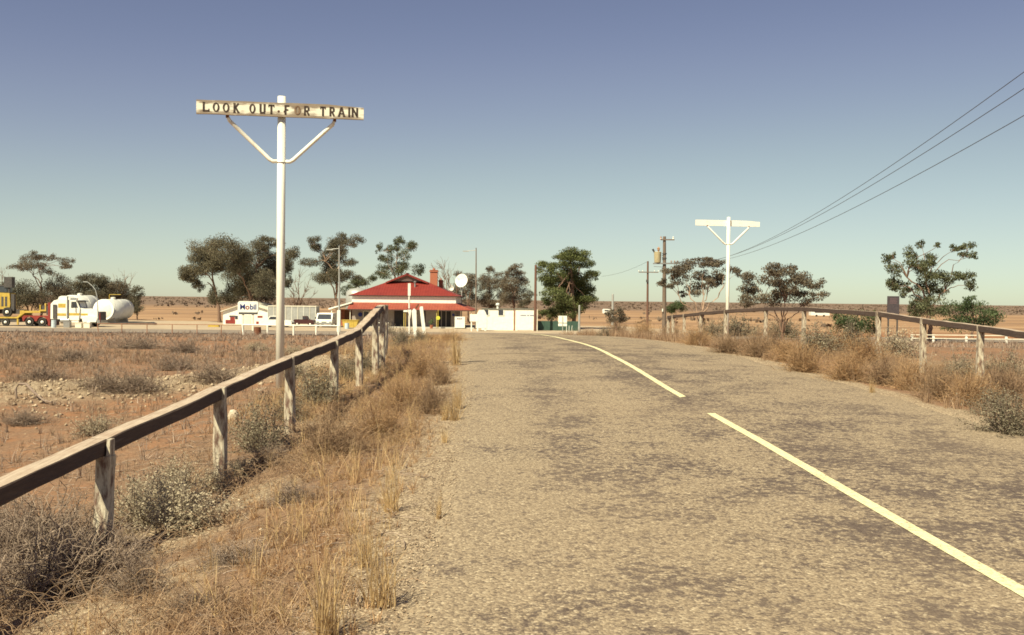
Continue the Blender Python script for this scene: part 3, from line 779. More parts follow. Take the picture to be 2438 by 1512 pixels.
# ------------------------------------------------------------------ letters
def ring_poly(cx, cz, rx, rz, n=16): return [(cx + rx * math.cos(2 * math.pi * k / n), cz + rz * math.sin(2 * math.pi * k / n)) for k in range(n)]
def letter(mb, ch, x, z, w, h, y, th):
    """block letter with slab serifs; x, z lower left corner; facing -y"""
    t = .20 * h
    def stroke(a, b, wd=None):
        wd = wd or t; (ax, az), (bx_, bz) = a, b
        ax, bx_ = x + ax * w, x + bx_ * w; az, bz = z + az * h, z + bz * h
        d = math.hypot(bx_ - ax, bz - az); nx, nz = -(bz - az) / d * wd / 2, (bx_ - ax) / d * wd / 2
        mb.prism([(ax + nx, y, az + nz), (bx_ + nx, y, bz + nz), (bx_ - nx, y, bz - nz), (ax - nx, y, az - nz)], (0, -th, 0))
    def serif(px, pz): stroke((px - .17, pz), (px + .17, pz), t * .42)
    def ring():
        o_, i_ = ring_poly(x + w / 2, z + h / 2, w * .5, h * .5), ring_poly(x + w / 2, z + h / 2, w * .5 - t * .92, h * .5 - t * .62)
        n = len(o_)
        for k in range(n):
            j = (k + 1) % n
            mb.prism([(o_[k][0], y, o_[k][1]), (o_[j][0], y, o_[j][1]), (i_[j][0], y, i_[j][1]), (i_[k][0], y, i_[k][1])], (0, -th, 0))
    l, r_, b, tp = .2, .8, .07, .93
    if ch == 'O': ring()
    elif ch == 'L': stroke((l, 0), (l, 1)); stroke((l, .09), (.95, .09), t * .8); stroke((.92, 0), (.92, .3), t * .5); serif(l, .97)
    elif ch == 'K': stroke((l, 0), (l, 1)); stroke((l, .42), (r_, 1), t * .8); stroke((.38, .55), (r_, 0), t); serif(l, .97); serif(l, .03); serif(r_, .03)
    elif ch == 'U': stroke((l, .18), (l, 1)); stroke((r_, .18), (r_, 1)); stroke((l - .08, .09), (r_ + .08, .09), t * .9); serif(l, .97); serif(r_, .97)
    elif ch == 'T': stroke((.5, 0), (.5, 1)); stroke((0, .92), (1, .92), t * .8); serif(.5, .03); stroke((.03, .72), (.03, 1), t * .4); stroke((.97, .72), (.97, 1), t * .4)
    elif ch == 'F': stroke((l, 0), (l, 1)); stroke((l, .92), (.95, .92), t * .8); stroke((l, .5), (.75, .5), t * .7); serif(l, .03)
    elif ch == 'R': stroke((l, 0), (l, 1)); stroke((l, .92), (.75, .92), t * .8); stroke((l, .47), (.75, .47), t * .7); stroke((.78, .52), (.78, .87), t); stroke((.5, .45), (.85, 0), t); serif(l, .03)
    elif ch == 'A': stroke((.12, 0), (.48, 1)); stroke((.88, 0), (.52, 1)); stroke((.25, .3), (.75, .3), t * .6); serif(.12, .03); serif(.88, .03)
    elif ch == 'I': stroke((.5, 0), (.5, 1)); serif(.5, .97); serif(.5, .03)
    elif ch == 'N': stroke((.15, 0), (.15, 1)); stroke((.85, 0), (.85, 1)); stroke((.15, .95), (.85, .05), t)
def warning_sign(label, x, y, ztop, yaw, front):
    """tall white pole with a long board on two bent braces"""
    zg = hz(x, y); t = thing('railway_sign', label, 'sign', (x, y, zg), yaw)
    H = ztop - zg
    MB().tube([(0, 0, -.3), (0, 0, H * .5), (0, 0, H)], [.072, .070, .068], 16).build('pole', WORNW, t, smooth=True)
    zb = H - .245; s_ = -1 if front else 1; yo = s_ * .095
    mb = MB(); k = 14; rnd = random.Random(int(x * 100)); vs = []
    for i in range(k + 1):
        bx_ = -1.385 + 2.765 * i / k
        tz = .118 + rnd.uniform(-.004, .003); bz = -.118 + rnd.uniform(-.003, .004)
        if i > k - 3: tz -= .012 * (i - k + 3)
        vs += [(bx_, yo - .024, zb + bz), (bx_, yo + .024, zb + bz), (bx_, yo + .024, zb + tz), (bx_, yo - .024, zb + tz)]
    fs = [(i * 4 + j, i * 4 + (j + 1) % 4, i * 4 + 4 + (j + 1) % 4, i * 4 + 4 + j) for i in range(k) for j in range(4)] + [(0, 3, 2, 1), (k * 4, k * 4 + 1, k * 4 + 2, k * 4 + 3)]
    board = mb.add(vs, fs).build('board', SIGNM if front else SIGNBACK, t, loc=(0, yo, zb))
    for q in (-.04, .06):
        MB().lathe([(-.014, .022), (.0, .022)], (q, s_ * .024 - .0 if front else -.024, -.03 + .0), (0, s_, 0), 8).build('bolt', RUST, board)
    for sgn in (-1, 1):
        MB().tube([(sgn * .055, 0, H - 1.10), (sgn * .14, 0, H - 1.105), (sgn * .20, 0, H - 1.07), (sgn * .26, 0, H - 1.01), (sgn * .86, 0, H - .44), (sgn * .885, yo * .5, H - .385)], [.030, .033, .034, .034, .033, .028], 10).build('brace', WORNW, t, smooth=True)
        MB().box((sgn * .89, yo * .45, H - .375), (.05, .06, .05)).build('bracket', RUST, t)
    MB().lathe([(-.006, .0745), (.006, .0745)], (0, 0, H - 1.125), (0, 0, 1), 16).build('band', RUST, t)
    if front:
        bw, x0 = 2.765, -1.385
        spans = [('L', 215, 295, 0), ('O', 330, 405, 0), ('O', 440, 515, 0), ('K', 555, 630, 0), ('O', 735, 805, 0), ('U', 845, 920, 0), ('T', 950, 1012, 0), ('F', 1128, 1185, 0), ('O', 1240, 1310, 1), ('R', 1345, 1415, 0), ('T', 1535, 1592, 0), ('R', 1635, 1700, 0), ('A', 1735, 1815, 0), ('I', 1845, 1880, 0), ('N', 1890, 1965, 0)]
        for ch, a, b, faded in spans:
            mb = MB(); xa = x0 + (a - 150) / 1880 * bw; xb = x0 + (b - 150) / 1880 * bw
            letter(mb, ch, xa, -.075, xb - xa, .155, -.0245, .006)
            mb.build('letter', LETTERF if faded else LETTER, board)
    return t
q = P(671, 230, 17.0); warning_sign('tall white railway warning sign lettered LOOK OUT FOR TRAIN behind the left fence', q.x, 17.0, q.z, math.radians(8.5), True)
q = P(1735, 517, 41.0); warning_sign('tall white railway sign seen from its blank back beyond the right fence', q.x, 41.0, q.z, math.radians(9), False)

# ------------------------------------------------------------------ things at the crossing
def P2(u, v, D): return P(u, v, D)
q = P(976, 676, 37); zg = hz(q.x, 37)
t = thing('crossing_sign', 'thin white crossing post with a give way triangle turned edge on', 'sign', (q.x, 37, zg))
MB().tube([(0, 0, -.2), (-.03, 0, q.z - zg)], .030, 10).build('pole', WHITE, t)
MB().box((-.02, -.03, q.z - zg - .21), (.10, .02, .46), .1).build('sign_plate', WHITE, t)
mb = MB(); mb.prism([(-.10, -.05, 1.02), (.08, -.05, 1.02), (.03, -.05, .62)], (0, .012, 0)); tri = mb.build('give_way_plate', WHITE, t)
for a, b in (((-.10, 1.02), (.08, 1.02)), ((.08, 1.02), (.03, .62)), ((.03, .62), (-.10, 1.02))):
    MB().beam((a[0] * .93, -.056, a[1] * .99), (b[0] * .93, -.056, b[1] * .99), .004, .035).build('red_border', REDP, tri)
q = P(996, 790, 35); zg = hz(q.x, 35)
t = thing('crossing_guard', 'pair of slanting white planks standing beside the crossing in front of the house', 'barrier', (q.x, 35, zg))
MB().prism([(-.17, 0, 0), (-.05, 0, 0), (-.08, 0, .88), (-.16, 0, .95), (-.24, 0, .86)], (0, .05, 0)).build('plank', WHITE, t)
MB().prism([(.16, .1, -.1), (.28, .1, -.1), (.14, .1, 1.02), (.02, .1, 1.02)], (0, .05, 0)).build('plank', WHITE, t)
MB().beam((-.1, .08, .95), (.0, .08, 1.1), .05, .06).build('brace', RUST, t)
q = P(989, 800, 30); zg = hz(q.x, 30)
tag(MB().tube([(0, 0, -.1), (.005, 0, .09), (.01, 0, .24)], [.045, .04, .02], 8).build('marker_peg', WHITE, None), 'short white marker peg in the dirt below the slanting planks', 'peg').location = (q.x, 30, zg)

# ------------------------------------------------------------------ the red roofed house
G0 = GZ + .02
cx, yw = P(961.5, 740, 125).x, 125.0
t = thing('house', 'low house with red iron hipped roof and a deep red front veranda', 'house', (cx, yw, G0))
def H(z): return z - G0
X0, X1 = -6.5, 6.5
zE, zV1, zV0 = H(1.98), H(1.09), H(.25)
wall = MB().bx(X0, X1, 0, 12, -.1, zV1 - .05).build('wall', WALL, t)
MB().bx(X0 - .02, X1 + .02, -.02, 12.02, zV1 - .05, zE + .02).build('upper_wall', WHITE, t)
MB().bx(X0 - .2, X1 + 2.4, -2.4, 0, -.1, .12).build('veranda_floor', CONC, t)
e, yb = 6.85, -.24; pit = .417; hz1 = zE + 4.45 * pit; rz = zE + 6.85 * pit
A = [(-e, yb, zE), (e, yb, zE), (e, 12.5, zE), (-e, 12.5, zE)]
h0, h1 = (-2.4, 4.21, hz1), (2.4, 4.21, hz1); r0_, r1_ = (0, 4.21, rz), (0, 5.65, rz)
mb = MB().add(A + [h0, h1, r0_, r1_], [(0, 1, 5, 4), (1, 2, 7, 6, 5), (0, 4, 6, 7, 3), (2, 3, 7)])
roof = mb.build('roof', RED, t)
for a, b in ((A[0], A[1]), (A[1], A[2]), (A[0], A[3])): MB().beam((a[0], a[1], a[2] - .05), (b[0], b[1], b[2] - .05), .14, .13).build('gutter', DKTRIM, t)
MB().bx(-e + .05, e - .05, yb + .05, 0, zE - .09, zE - .06).build('soffit', DKTRIM, t)
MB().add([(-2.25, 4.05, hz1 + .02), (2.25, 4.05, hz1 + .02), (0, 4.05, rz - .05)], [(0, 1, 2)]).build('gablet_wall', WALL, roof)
MB().prism([(-.85, 4.02, hz1 + .02), (.85, 4.02, hz1 + .02), (.45, 4.02, hz1 + .27), (0, 4.02, hz1 + .38), (-.45, 4.02, hz1 + .27)], (0, -.04, 0)).build('gablet_vent', CREAM, roof)
for s_ in (-1, 1):
    mb = MB(); a, b = Vector((0, 0, rz + .03)), Vector((s_ * 2.75, 0, hz1 - .12))
    mb.add([(a.x, 3.2, a.z), (b.x, 3.2, b.z), (b.x, 4.4, b.z), (a.x, 4.4, a.z)], [(0, 1, 2, 3)]); mb.add([(a.x, 3.2, a.z), (b.x, 3.2, b.z), (b.x, 3.2, b.z - .2), (a.x, 3.2, a.z - .24)], [(0, 1, 2, 3)])
    mb.build('gablet_eave', RED, roof)
MB().beam((0, 3.1, rz + .05), (0, 5.6, rz + .05), .22, .08).build('ridge_cap', RED, roof)
vx1 = X1 + 2.25
V = [(X0 - .25, -2.25, zV0), (vx1, -2.25, zV0), (X1, 0, zV1), (X0 - .25, 0, zV1), (vx1, 12, zV0), (X1, 12, zV1)]
MB().add(V, [(0, 1, 2, 3), (1, 4, 5, 2)]).build('veranda_roof', REDF, t)
MB().beam((X0 - .25, -2.27, zV0 - .06), (vx1 + .02, -2.27, zV0 - .06), .12, .13).build('veranda_gutter', DKTRIM, t)
MB().beam((vx1, -2.2, zV0 - .06), (vx1, 12, zV0 - .06), .12, .13).build('veranda_gutter', DKTRIM, t)
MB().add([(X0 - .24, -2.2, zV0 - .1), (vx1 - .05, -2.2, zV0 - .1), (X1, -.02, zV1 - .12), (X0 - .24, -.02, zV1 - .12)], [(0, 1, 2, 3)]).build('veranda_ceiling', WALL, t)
for px in (-6.4, -3.1, 0.25, 4.28, 8.55):
    MB().bx(px - .04, px + .04, -2.15, -2.07, .1, zV0 - .1).build('veranda_post', CREAM if px > 5 or px < -6 else mat('post_ochre', (.5, .4, .14), None, 3), t)
def opening(name, a, b, z0, z1, m=DARK, frame=None, y=0):
    o = MB().bx(a, b, y - .03, y + .03, z0, z1).build(name, m, t)
    if frame:
        for (c0, c1, e0, e1) in ((a - .07, a, z0 - .07, z1 + .07), (b, b + .07, z0 - .07, z1 + .07), (a, b, z1, z1 + .07), (a, b, z0 - .07, z0)):
            MB().bx(c0, c1, y - .06, y + .02, e0, e1).build('frame', frame, o)
    return o
K = lambda u: P(u, 755, 125).x - cx
opening('doorway', K(940), K(962), .12, 2.15, DARK, DKTRIM)
o = opening('window', K(1004), K(1012), .75, 2.0, GLASS, DKTRIM); 
o = opening('doorway', K(1041), K(1072), .12, 2.15, DARK, DKTRIM)
for u_ in (1051, 1062): MB().bx(K(u_) - .05, K(u_) + .05, -.05, -.031, .12, 2.1).build('mullion', WALL, o)
opening('window', K(898), K(918), .9, 2.0, GLASS, CREAM)
opening('window', K(866), K(878), .9, 1.95, GLASS, CREAM)
MB().bx(K(1074), K(1084), -.25, 0, .12, 2.15).build('pillar', WALL, t)
MB().lathe([(-.03, .17), (0, .17)], (K(1079.5), -.26, 1.65), (0, 1, 0), 16).build('blue_emblem', BLUEP, t)
MB().lathe([(-.03, .27), (0, .27)], (K(858), -.06, 1.55), (0, 1, 0), 20).build('blue_emblem', BLUEP, t)
def chimney(u0, u1, v0, D, base_z, name='chimney'):
    a, b = P(u0, v0, D), P(u1, v0, D); w = b.x - a.x; c = (a.x + b.x) / 2 - cx; y = D - yw; zt = H(a.z)
    o = MB().box((c, y, (zt + base_z) / 2), (w, w * .8, zt - base_z)).build(name, BRICK, roof)
    MB().box((c, y, zt - .12), (w * 1.18, w, .14)).build('corbel', BRICK, o); MB().box((c, y, zt + .04), (w * 1.06, w * .9, .08)).build('cap', BRICK, o)
    MB().tube([(c, y, zt + .05), (c, y, zt + .3)], w * .18, 8).build('chimney_pot', BRICK, o)
    return o
chimney(1024.5, 1042, 644, 131.5, zE + .3)
chimney(1045, 1055, 668, 133, zE + .3)
vp = P(988, 672, 127.5); MB().tube([(vp.x - cx, 2.5, zE + .6), (vp.x - cx, 2.5, H(vp.z))], .10, 10).build('vent_pipe', STEEL, roof)
MB().lathe([(0, .17), (.12, .20), (.2, .04)], (vp.x - cx, 2.5, H(vp.z) - .05), (0, 0, 1), 10).build('vent_cowl', STEEL, roof)
# rainwater tank at the far left corner of the house
q = P(853, 694, 139)
tk = thing('rainwater_tank', 'pale curved rainwater tank roof showing behind the left corner of the house', 'tank', (q.x, 139, G0))
MB().lathe([(0, 1.75), (3.2, 1.75), (q.z - G0 - .05, 1.7), (q.z - G0 + .35, 1.1), (q.z - G0 + .5, .2)], (0, 0, 0), (0, 0, 1), 20).build('shell', GALV, tk, smooth=True)
MB().lathe([(0, .2), (.12, .2)], (0, 0, q.z - G0 + .48), (0, 0, 1), 10).build('lid', GALV, tk)

# things under and in front of the veranda
q = P(1094.5, 780, 122.3)
t = thing('freezer_cabinet', 'pale ice freezer cabinet with blue lettering at the right end of the veranda', 'freezer', (q.x, 122.3, G0))
cab = MB().bx(-.62, .62, 0, .8, .08, 1.45).build('cabinet', WHITE, t)
MB().bx(-.6, .6, .05, .75, 0, .08).build('plinth', DKST, t)
for k in range(5): MB().bx(-.33 + .13 * k, -.33 + .13 * k + .09, -.012, 0, 1.12, 1.12 + (.20, .14, .17, .14, .2)[k]).build('lettering', BLUEP, cab)
MB().bx(-.005, .005, -.008, 0, .15, 1.05).build('door_gap', DKST, cab)
q = P(1043, 757, 121.8)
t = thing('round_sign', 'round yellow sign on a thin post in front of the dark doorway', 'sign', (q.x, 121.8, G0))
MB().tube([(0, 0, 0), (0, 0, 2.3)], .035, 8).build('post', YEL, t)
MB().lathe([(-.06, .25), (-.03, .25)], (0, 0, q.z - G0), (0, 1, 0), 20).build('disc', mat('lime_yellow', (.55, .55, .06), None, 3), t)
q = P(966, 741, 118)
t = thing('pump_light', 'small white lamp box on a thin yellow post in front of the veranda', 'lamp', (q.x, 118, G0))
MB().tube([(0, 0, 0), (0, 0, q.z - G0)], .035, 8).build('post', YEL, t)
MB().box((0, 0, q.z - G0), (.52, .3, .17)).build('lamp_box', WHITE, t); MB().box((0, 0, q.z - G0 + .1), (.4, .25, .05)).build('cap', WHITE, t)
q = P(1027, 779, 121.5)
t = thing('potted_plant', 'potted green plant on the veranda edge beside the yellow sign', 'potted plant', (q.x, 121.5, G0))
MB().lathe([(0, .16), (.35, .2), (.38, .22), (.42, .22)], (0, 0, 0), (0, 0, 1), 12).build('pot', BRICK, t)
rg = np.random.default_rng(4); c_ = rg.normal(scale=.17, size=(140, 3)) + np.array([0, 0, .78]); lv = leaf_quads(c_, .2, rg, 0, .4)
link('leaves', np_mesh('leaves', lv, np.arange(len(lv)).reshape(-1, 4), [PEPPER], {'tone': np.repeat(rg.uniform(.5, 1, 140), 4)}), parent=t)
for i, (u_, lab) in enumerate(((905, 'white tubular trestle left of the potted plants in front of the veranda'), (919, 'white tubular trestle nearer the slanting planks in front of the veranda'))):
    q = P(u_, 785, 116); t = thing('trestle', lab, 'trestle', (q.x, 116, G0), group='white trestles before the house')
    for s_ in (-1, 1): MB().tube([(s_ * .28, 0, 0), (s_ * .22, 0, .75)], .045, 8).build('leg', WHITE, t)
    MB().tube([(-.3, 0, .75), (.3, 0, .75)], .05, 8).build('top_bar', WHITE, t)

# satellite dishes
def dish(label, u, v, D, rad, zb, aim=(-.45, -1, .25)):
    q = P(u, v, D); t = thing('satellite_dish', label, 'satellite dish', (q.x, D, G0)); c = Vector((0, 0, q.z - G0)); ax = Vector(aim).normalized()
    MB().tube([(0, .1, 0), (0, .1, c.z)], .07, 10).build('mast', GALV, t)
    prof = [(.0, .02), (.03, rad * .35), (.10, rad * .7), (.2, rad)]
    MB().lathe([(h - .2, r_) for h, r_ in prof] + [(-.0, rad * .985), (-.095, rad * .69), (-.165, rad * .34), (-.19, .02)], c + ax * .15, ax, 32).build('reflector', WHITE, t, smooth=True)
    for k in range(3):
        an = 2 * math.pi * k / 3 + .5; sx = ax.cross(Vector((0, 0, 1))).normalized(); sy = sx.cross(ax)
        MB().tube([c + ax * .14 + (sx * math.cos(an) + sy * math.sin(an)) * rad * .95, c + ax * (rad * .95)], .012, 5).build('strut', STEEL, t)
    MB().lathe([(0, .07), (.16, .06)], c + ax * rad * .9, ax, 10).build('feed_horn', STEEL, t)
dish('large white satellite dish on a mast right of the red roof', 1099.5, 668.5, 136, .93, 0)
dish('small pale satellite dish low behind the right slope of the red roof', 1073, 686, 139, .42, 0, (.6, -1, .3))

# ------------------------------------------------------------------ white buildings right of the house
def boxbuild(name, label, u0, u1, v0, D, dep, cat='building', wallm=WHITE):
    a, b = P(u0, v0, D), P(u1, v0, D); w = b.x - a.x; hh = a.z - G0
    t = thing(name, label, cat, ((a.x + b.x) / 2, D, G0))
    w_ = MB().bx(-w / 2, w / 2, 0, dep, -.05, hh).build('wall', wallm, t)
    MB().bx(-w / 2 - .05, w / 2 + .02, -.08, dep + .1, hh, hh + .09).build('roof', mat('roof_edge', (.14, .14, .11), None, 2), t)
    return t, w, hh, w_
t, w, hh, w_ = boxbuild('amenities_block', 'flat white amenities block with two small high windows right of the house', 1147, 1223, 736.5, 118, 4.5)
for u_ in (1158, 1193.5):
    a = P(u_, 744, 118); px = a.x - t.location.x
    f = MB().bx(px - .33, px + .33, -.03, .02, hh - .68, hh - .06).build('window', GLASS, t)
    MB().bx(px + .24, px + .36, -.05, .0, hh - .72, hh - .04).build('frame', WHITE, f); MB().bx(px - .36, px + .36, -.05, .0, hh - .76, hh - .69).build('sill', WHITE, f)
a = P(1185, 732, 119.5); MB().lathe([(0, .13), (.45, .13), (.5, .24), (.68, .24), (.76, .1)], (a.x - t.location.x, 1.5, hh), (0, 0, 1), 12).build('roof_vent', WHITE, t)
for k in range(1, 6): MB().bx(-w / 2 + k * w / 6 - .012, -w / 2 + k * w / 6 + .012, -.012, 0, 0, hh - .8).build('wall_batten', WHITE, t)
t, w, hh, w_ = boxbuild('white_shed', 'plain white shed with a line of small blue lettering beside the brown pole', 1225.5, 1275, 736.5, 117.5, 4.2)
MB().bx(-w / 2 - .07, -w / 2 + .05, -.06, .1, 0, hh).build('corner_post', RUSTPIPE, t)
rr = random.Random(8); px = -.55
while px < 1.0:
    wd = rr.uniform(.05, .11); hh_ = rr.choice((.11, .11, .16)); MB().bx(px, px + wd, -.012, 0, 1.72, 1.72 + hh_).build('lettering', BLUEP, t); px += wd + rr.choice((.03, .03, .12))
MB().bx(-.9, .9, -.01, 0, .0, .06).build('base_strip', CONC, t)
q = P(1130, 757, 113)
t = thing('notice_board', 'blank white notice board on two posts in front of the amenities block', 'sign', (q.x, 113, G0))
MB().bx(-.55, .55, -.04, .02, q.z - G0 - .40, q.z - G0 + .42).build('board', WHITE, t)
for px in (-.36, .36): MB().bx(px - .06, px + .06, .02, .12, -.1, q.z - G0 + .4).build('post', WHITE, t)
q = P(1146, 788, 114.5)
t = thing('water_cooler_box', 'bulky white cabinet with rounded shoulders between notice board and amenities block', 'cabinet', (q.x, 114.5, G0))
MB().prism([(-.62, 0, .3), (.62, 0, .3), (.62, 0, 1.75), (.45, 0, 2.15), (.3, 0, 2.4), (-.3, 0, 2.4), (-.45, 0, 2.1), (-.62, 0, 1.75)], (0, .9, 0)).build('cabinet', WHITE, t)
for px in (-.45, .45): MB().bx(px - .1, px + .1, .05, .8, 0, .3).build('foot', WHITE, t)

def lamp_post(label, u, vtop, D, arm, base=None):
    q = P(u, vtop, D); t = thing('lamp_post', label, 'lamp post', (q.x, D, G0), group='lamp posts around the forecourt'); hh = q.z - G0
    MB().tube([(.04, 0, -.1), (.02, 0, hh * .5), (-.02, 0, hh)], [.115, .09, .06], 10).build('pole', GALV if base else POLE, t)
    a = P(u + arm, vtop + 8, D); ax = a.x - q.x
    MB().tube([(-.02, 0, hh - .3), (ax * .6, 0, hh - .36), (ax, 0, hh - .4)], .035, 8).build('arm', GALV, t)
    MB().box((ax, 0, hh - .43), (.7, .2, .12)).build('lamp_head', GALV, t)
    if base: MB().bx(-.17, .17, -.17, .17, 0, base).build('base_sleeve', WHITE, t)
    return t
lamp_post('tall grey lamp post with its arm pointing left beside the satellite dish', 1134, 590, 121, -25)
lamp_post('lamp post with white sleeved foot beside the carport left of the house', 808, 585, 106, -23, 2.3)
q = P(232, 700, 112)
t = thing('lamp_post', 'thin swan neck lamp post between the two white fuel tanks', 'lamp post', (q.x, 112, G0), group='lamp posts around the forecourt')
pts = [P(233, 779, 112), P(233, 740, 112), P(231, 705, 112), P(227, 690, 112), P(219, 680, 112), P(208, 671, 112)]
MB().tube([(p.x - q.x, 0, p.z - G0) for p in pts], [.07, .06, .055, .05, .045, .04], 8).build('pole', GALV, t)
MB().box((pts[-1].x - q.x - .2, 0, pts[-1].z - G0), (.5, .16, .1)).build('lamp_head', GALV, t)

def plain_pole(name, label, u, v0, D, r, m, cat='pole', lean=0):
    q = P(u, v0, D); zb = hz(q.x, D)
    t = thing(name, label, cat, (q.x, D, zb)); hh = q.z - zb
    MB().tube([(0, 0, -.2), (lean * .5, 0, hh * .5), (lean, 0, hh)], [r * 1.15, r, r * .85], 12).build('shaft', m, t)
    MB().lathe([(0, r * .9), (.05, r * .7)], (lean, 0, hh), (0, 0, 1), 12).build('cap', m, t)
    return t, hh
plain_pole('timber_pole', 'thick bare red brown timber pole at the right end of the white shed', 1275.5, 632, 116, .15, POLER)
plain_pole('steel_post', 'thin pale post beside the red brown pole', 1279.5, 738, 115.5, .05, CREAM)
plain_pole('steel_post', 'thick pale grey post at the right end of the green fence', 1379.5, 728, 115, .12, GALV)
plain_pole('steel_post', 'far grey post standing alone on the plain right of the pine', 1459, 701, 150, .18, GALV)

# green iron fence: panels one by one
a, b = P(1279, 764, 119), P(1378, 764, 119); t = thing('green_fence', 'low dark green iron panel fence under the pine tree', 'fence', ((a.x + b.x) / 2, 119, G0)); w = b.x - a.x; n = 6
for k in range(n): MB().bx(-w / 2 + k * w / n + .01, -w / 2 + (k + 1) * w / n - .01, 0 + .02 * (k % 2), .05 + .02 * (k % 2), -.05, a.z - G0).build('panel', GREENF, t)
for k in range(n + 1): MB().bx(-w / 2 + k * w / n - .03, -w / 2 + k * w / n + .03, .08, .14, 0, a.z - G0 - .03).build('post', GREENF, t)
q = P(1339.5, 764, 114)
t = thing('road_sign', 'white road sign seen from behind with a smaller plate below it', 'sign', (q.x, 114, G0))
zt, zm = P(1339, 752, 114).z - G0, P(1339, 769, 114).z - G0; zb_ = P(1339, 776.5, 114).z - G0
MB().bx(-.50, .50, -.03, 0, zm + .03, zt).build('plate', WHITE, t); MB().bx(-.50, .50, -.03, 0, zb_, zm - .05).build('lower_plate', WHITE, t)
MB().tube([(0, -.07, 0), (0, -.07, zt - .05)], .04, 8).build('post', GALV, t)
for i, (u_, lab) in enumerate(((1349, 'thin white stake just right of the white road sign'), (1355, 'thin white stake midway between road sign and grey post'), (1361.5, 'thin white stake nearest the thick grey post'))):
    q = P(u_, 775, 113.5); tag(MB().tube([(0, 0, -.1), (0, 0, .5), (.05 * (i - 1), 0, q.z - G0)], [.028, .026, .02], 8).build('stake', WHITE), lab, 'stake', 'white stakes before the green fence').location = (q.x, 113.5, G0)

# ------------------------------------------------------------------ power poles and wires
D = 105; q = P(1582, 563, D); zb = GZ; t = thing('power_pole', 'tall timber power pole carrying a yellow transformer', 'power pole', (q.x, D, zb)); hh = q.z - zb
zz = lambda v: P(1582, v, D).z - zb
uu = lambda u: P(u, 640, D).x - q.x
MB().tube([(.10, 0, -.3), (.06, 0, hh * .5), (0, 0, hh)], [.23, .20, .155], 14).build('shaft', POLE, t)
MB().beam((uu(1572), -.2, zz(571)), (uu(1604), -.2, zz(571)), .1, .12).build('top_arm', POLE, t)
MB().beam((uu(1554), -.25, zz(628)), (uu(1613), -.25, zz(627)), .12, .14).build('crossarm', STEEL, t)
for u_ in (1572, 1601): MB().lathe([(0, .05), (.1, .10), (.18, .06), (.28, .09), (.34, .03)], (uu(u_), -.2, zz(571)), (0, 0, 1), 10).build('insulator', INSUL if u_ < 1590 else WHITE, t)
for u_ in (1597, 1605, 1612): MB().lathe([(0, .03), (.06, .07), (.12, .05), (.2, .06), (.24, .02)], (uu(u_), -.25, zz(627) + .06), (0, 0, 1), 8).build('insulator', INSUL, t)
for dz in (604, 615): MB().lathe([(-.06, .235), (.06, .235)], (.03, 0, zz(dz)), (0, 0, 1), 12).build('pole_band', DKST, t)
tf = MB().lathe([(0, .30), (.08, .34), (.9, .38), (1.06, .38), (1.12, .40), (1.18, .36)], (uu(1565), -.1, zz(626.5)), (0, 0, 1), 18).build('transformer', mat('pale_yellow', (.42, .355, .21), (.34, .28, .17), 3, .5), t)
MB().lathe([(0, .06), (.14, .08), (.2, .16), (.28, .10), (.36, .18), (.46, .10), (.56, .03)], (uu(1567), -.1, zz(626.5) + 1.15), (0, 0, 1), 12).build('bushing', INSUL, tf)
MB().tube([(uu(1559), -.1, zz(626.5) + 1.0), (uu(1553), -.15, zz(626.5) + 1.45)], [.07, .11], 10).build('bushing', DKST, tf)
for k in range(3): MB().beam((uu(1574.5) + .05, -.12, zz(624) + .25 + k * .22), (uu(1579.5), -.1, zz(624) + .25 + k * .22), .06, .08).build('bracket', DKST, tf)
MB().beam((uu(1556), -.2, zz(628) - .3), (uu(1578), -.05, zz(636)), .05, .05).build('stay', STEEL, t)
MB().bx(uu(1576.5), uu(1579), -.32, -.22, zz(742), zz(735)).build('tag_plate', WHITE, t)
D = 112; q = P(1542.5, 622, D); zb = GZ; t = thing('telephone_pole', 'slim dark pole with one crossarm left of the transformer pole', 'power pole', (q.x, D, zb)); hh = q.z - zb
MB().tube([(.04, 0, -.2), (0, 0, hh)], [.14, .10], 10).build('shaft', POLER, t)
a, b = P(1520.5, 648, D), P(1567, 648.5, D); MB().beam((a.x - q.x, -.15, a.z - zb), (b.x - q.x, -.15, b.z - zb), .1, .1).build('crossarm', POLE, t)
for k in (0, .2, .8, 1): MB().lathe([(0, .03), (.08, .06), (.16, .03)], (a.x - q.x + (b.x - a.x) * k, -.15, a.z - zb + .05), (0, 0, 1), 8).build('insulator', WHITE, t)
MB().box((-.08, -.14, P(1540, 669, D).z - zb), (.2, .18, .28)).build('junction_box', DKST, t)
def wire(label, a, b, sag, r, ext=0, n=40):
    a, b = Vector(a), Vector(b); pts = []
    for i in range(n + 1):
        s_ = i / n; p = a + (b - a) * s_; p.z -= sag * 4 * s_ * (1 - s_); pts.append(p)
    mb = MB().tube([p - a for p in pts], r, 6); o = mb.build('power_line', WIRE); o.location = a
    return tag(o, label, 'wire', 'power lines from the transformer pole')
endz = P(1605, 626, 105)
for (u0, xn, zn, sg, lab) in ((1597, 11.5, 10.5, 3.0, 'uppermost of the three wires crossing the sky at right'), (1605, 11.0, 9.25, 2.5, 'middle one of the three wires crossing the sky at right'), (1612, 11.0, 8.25, 2.25, 'lowest of the three wires crossing the sky at right')):
    a = P(u0, 622, 104.7); wire(lab, a, (xn, 2.0, zn), sg, .0095)
a = P(1541, 623, 112); b = P(1432, 658, 128); wire('faint wire sagging from the slim dark pole to the pine', a, b, .3, .012)

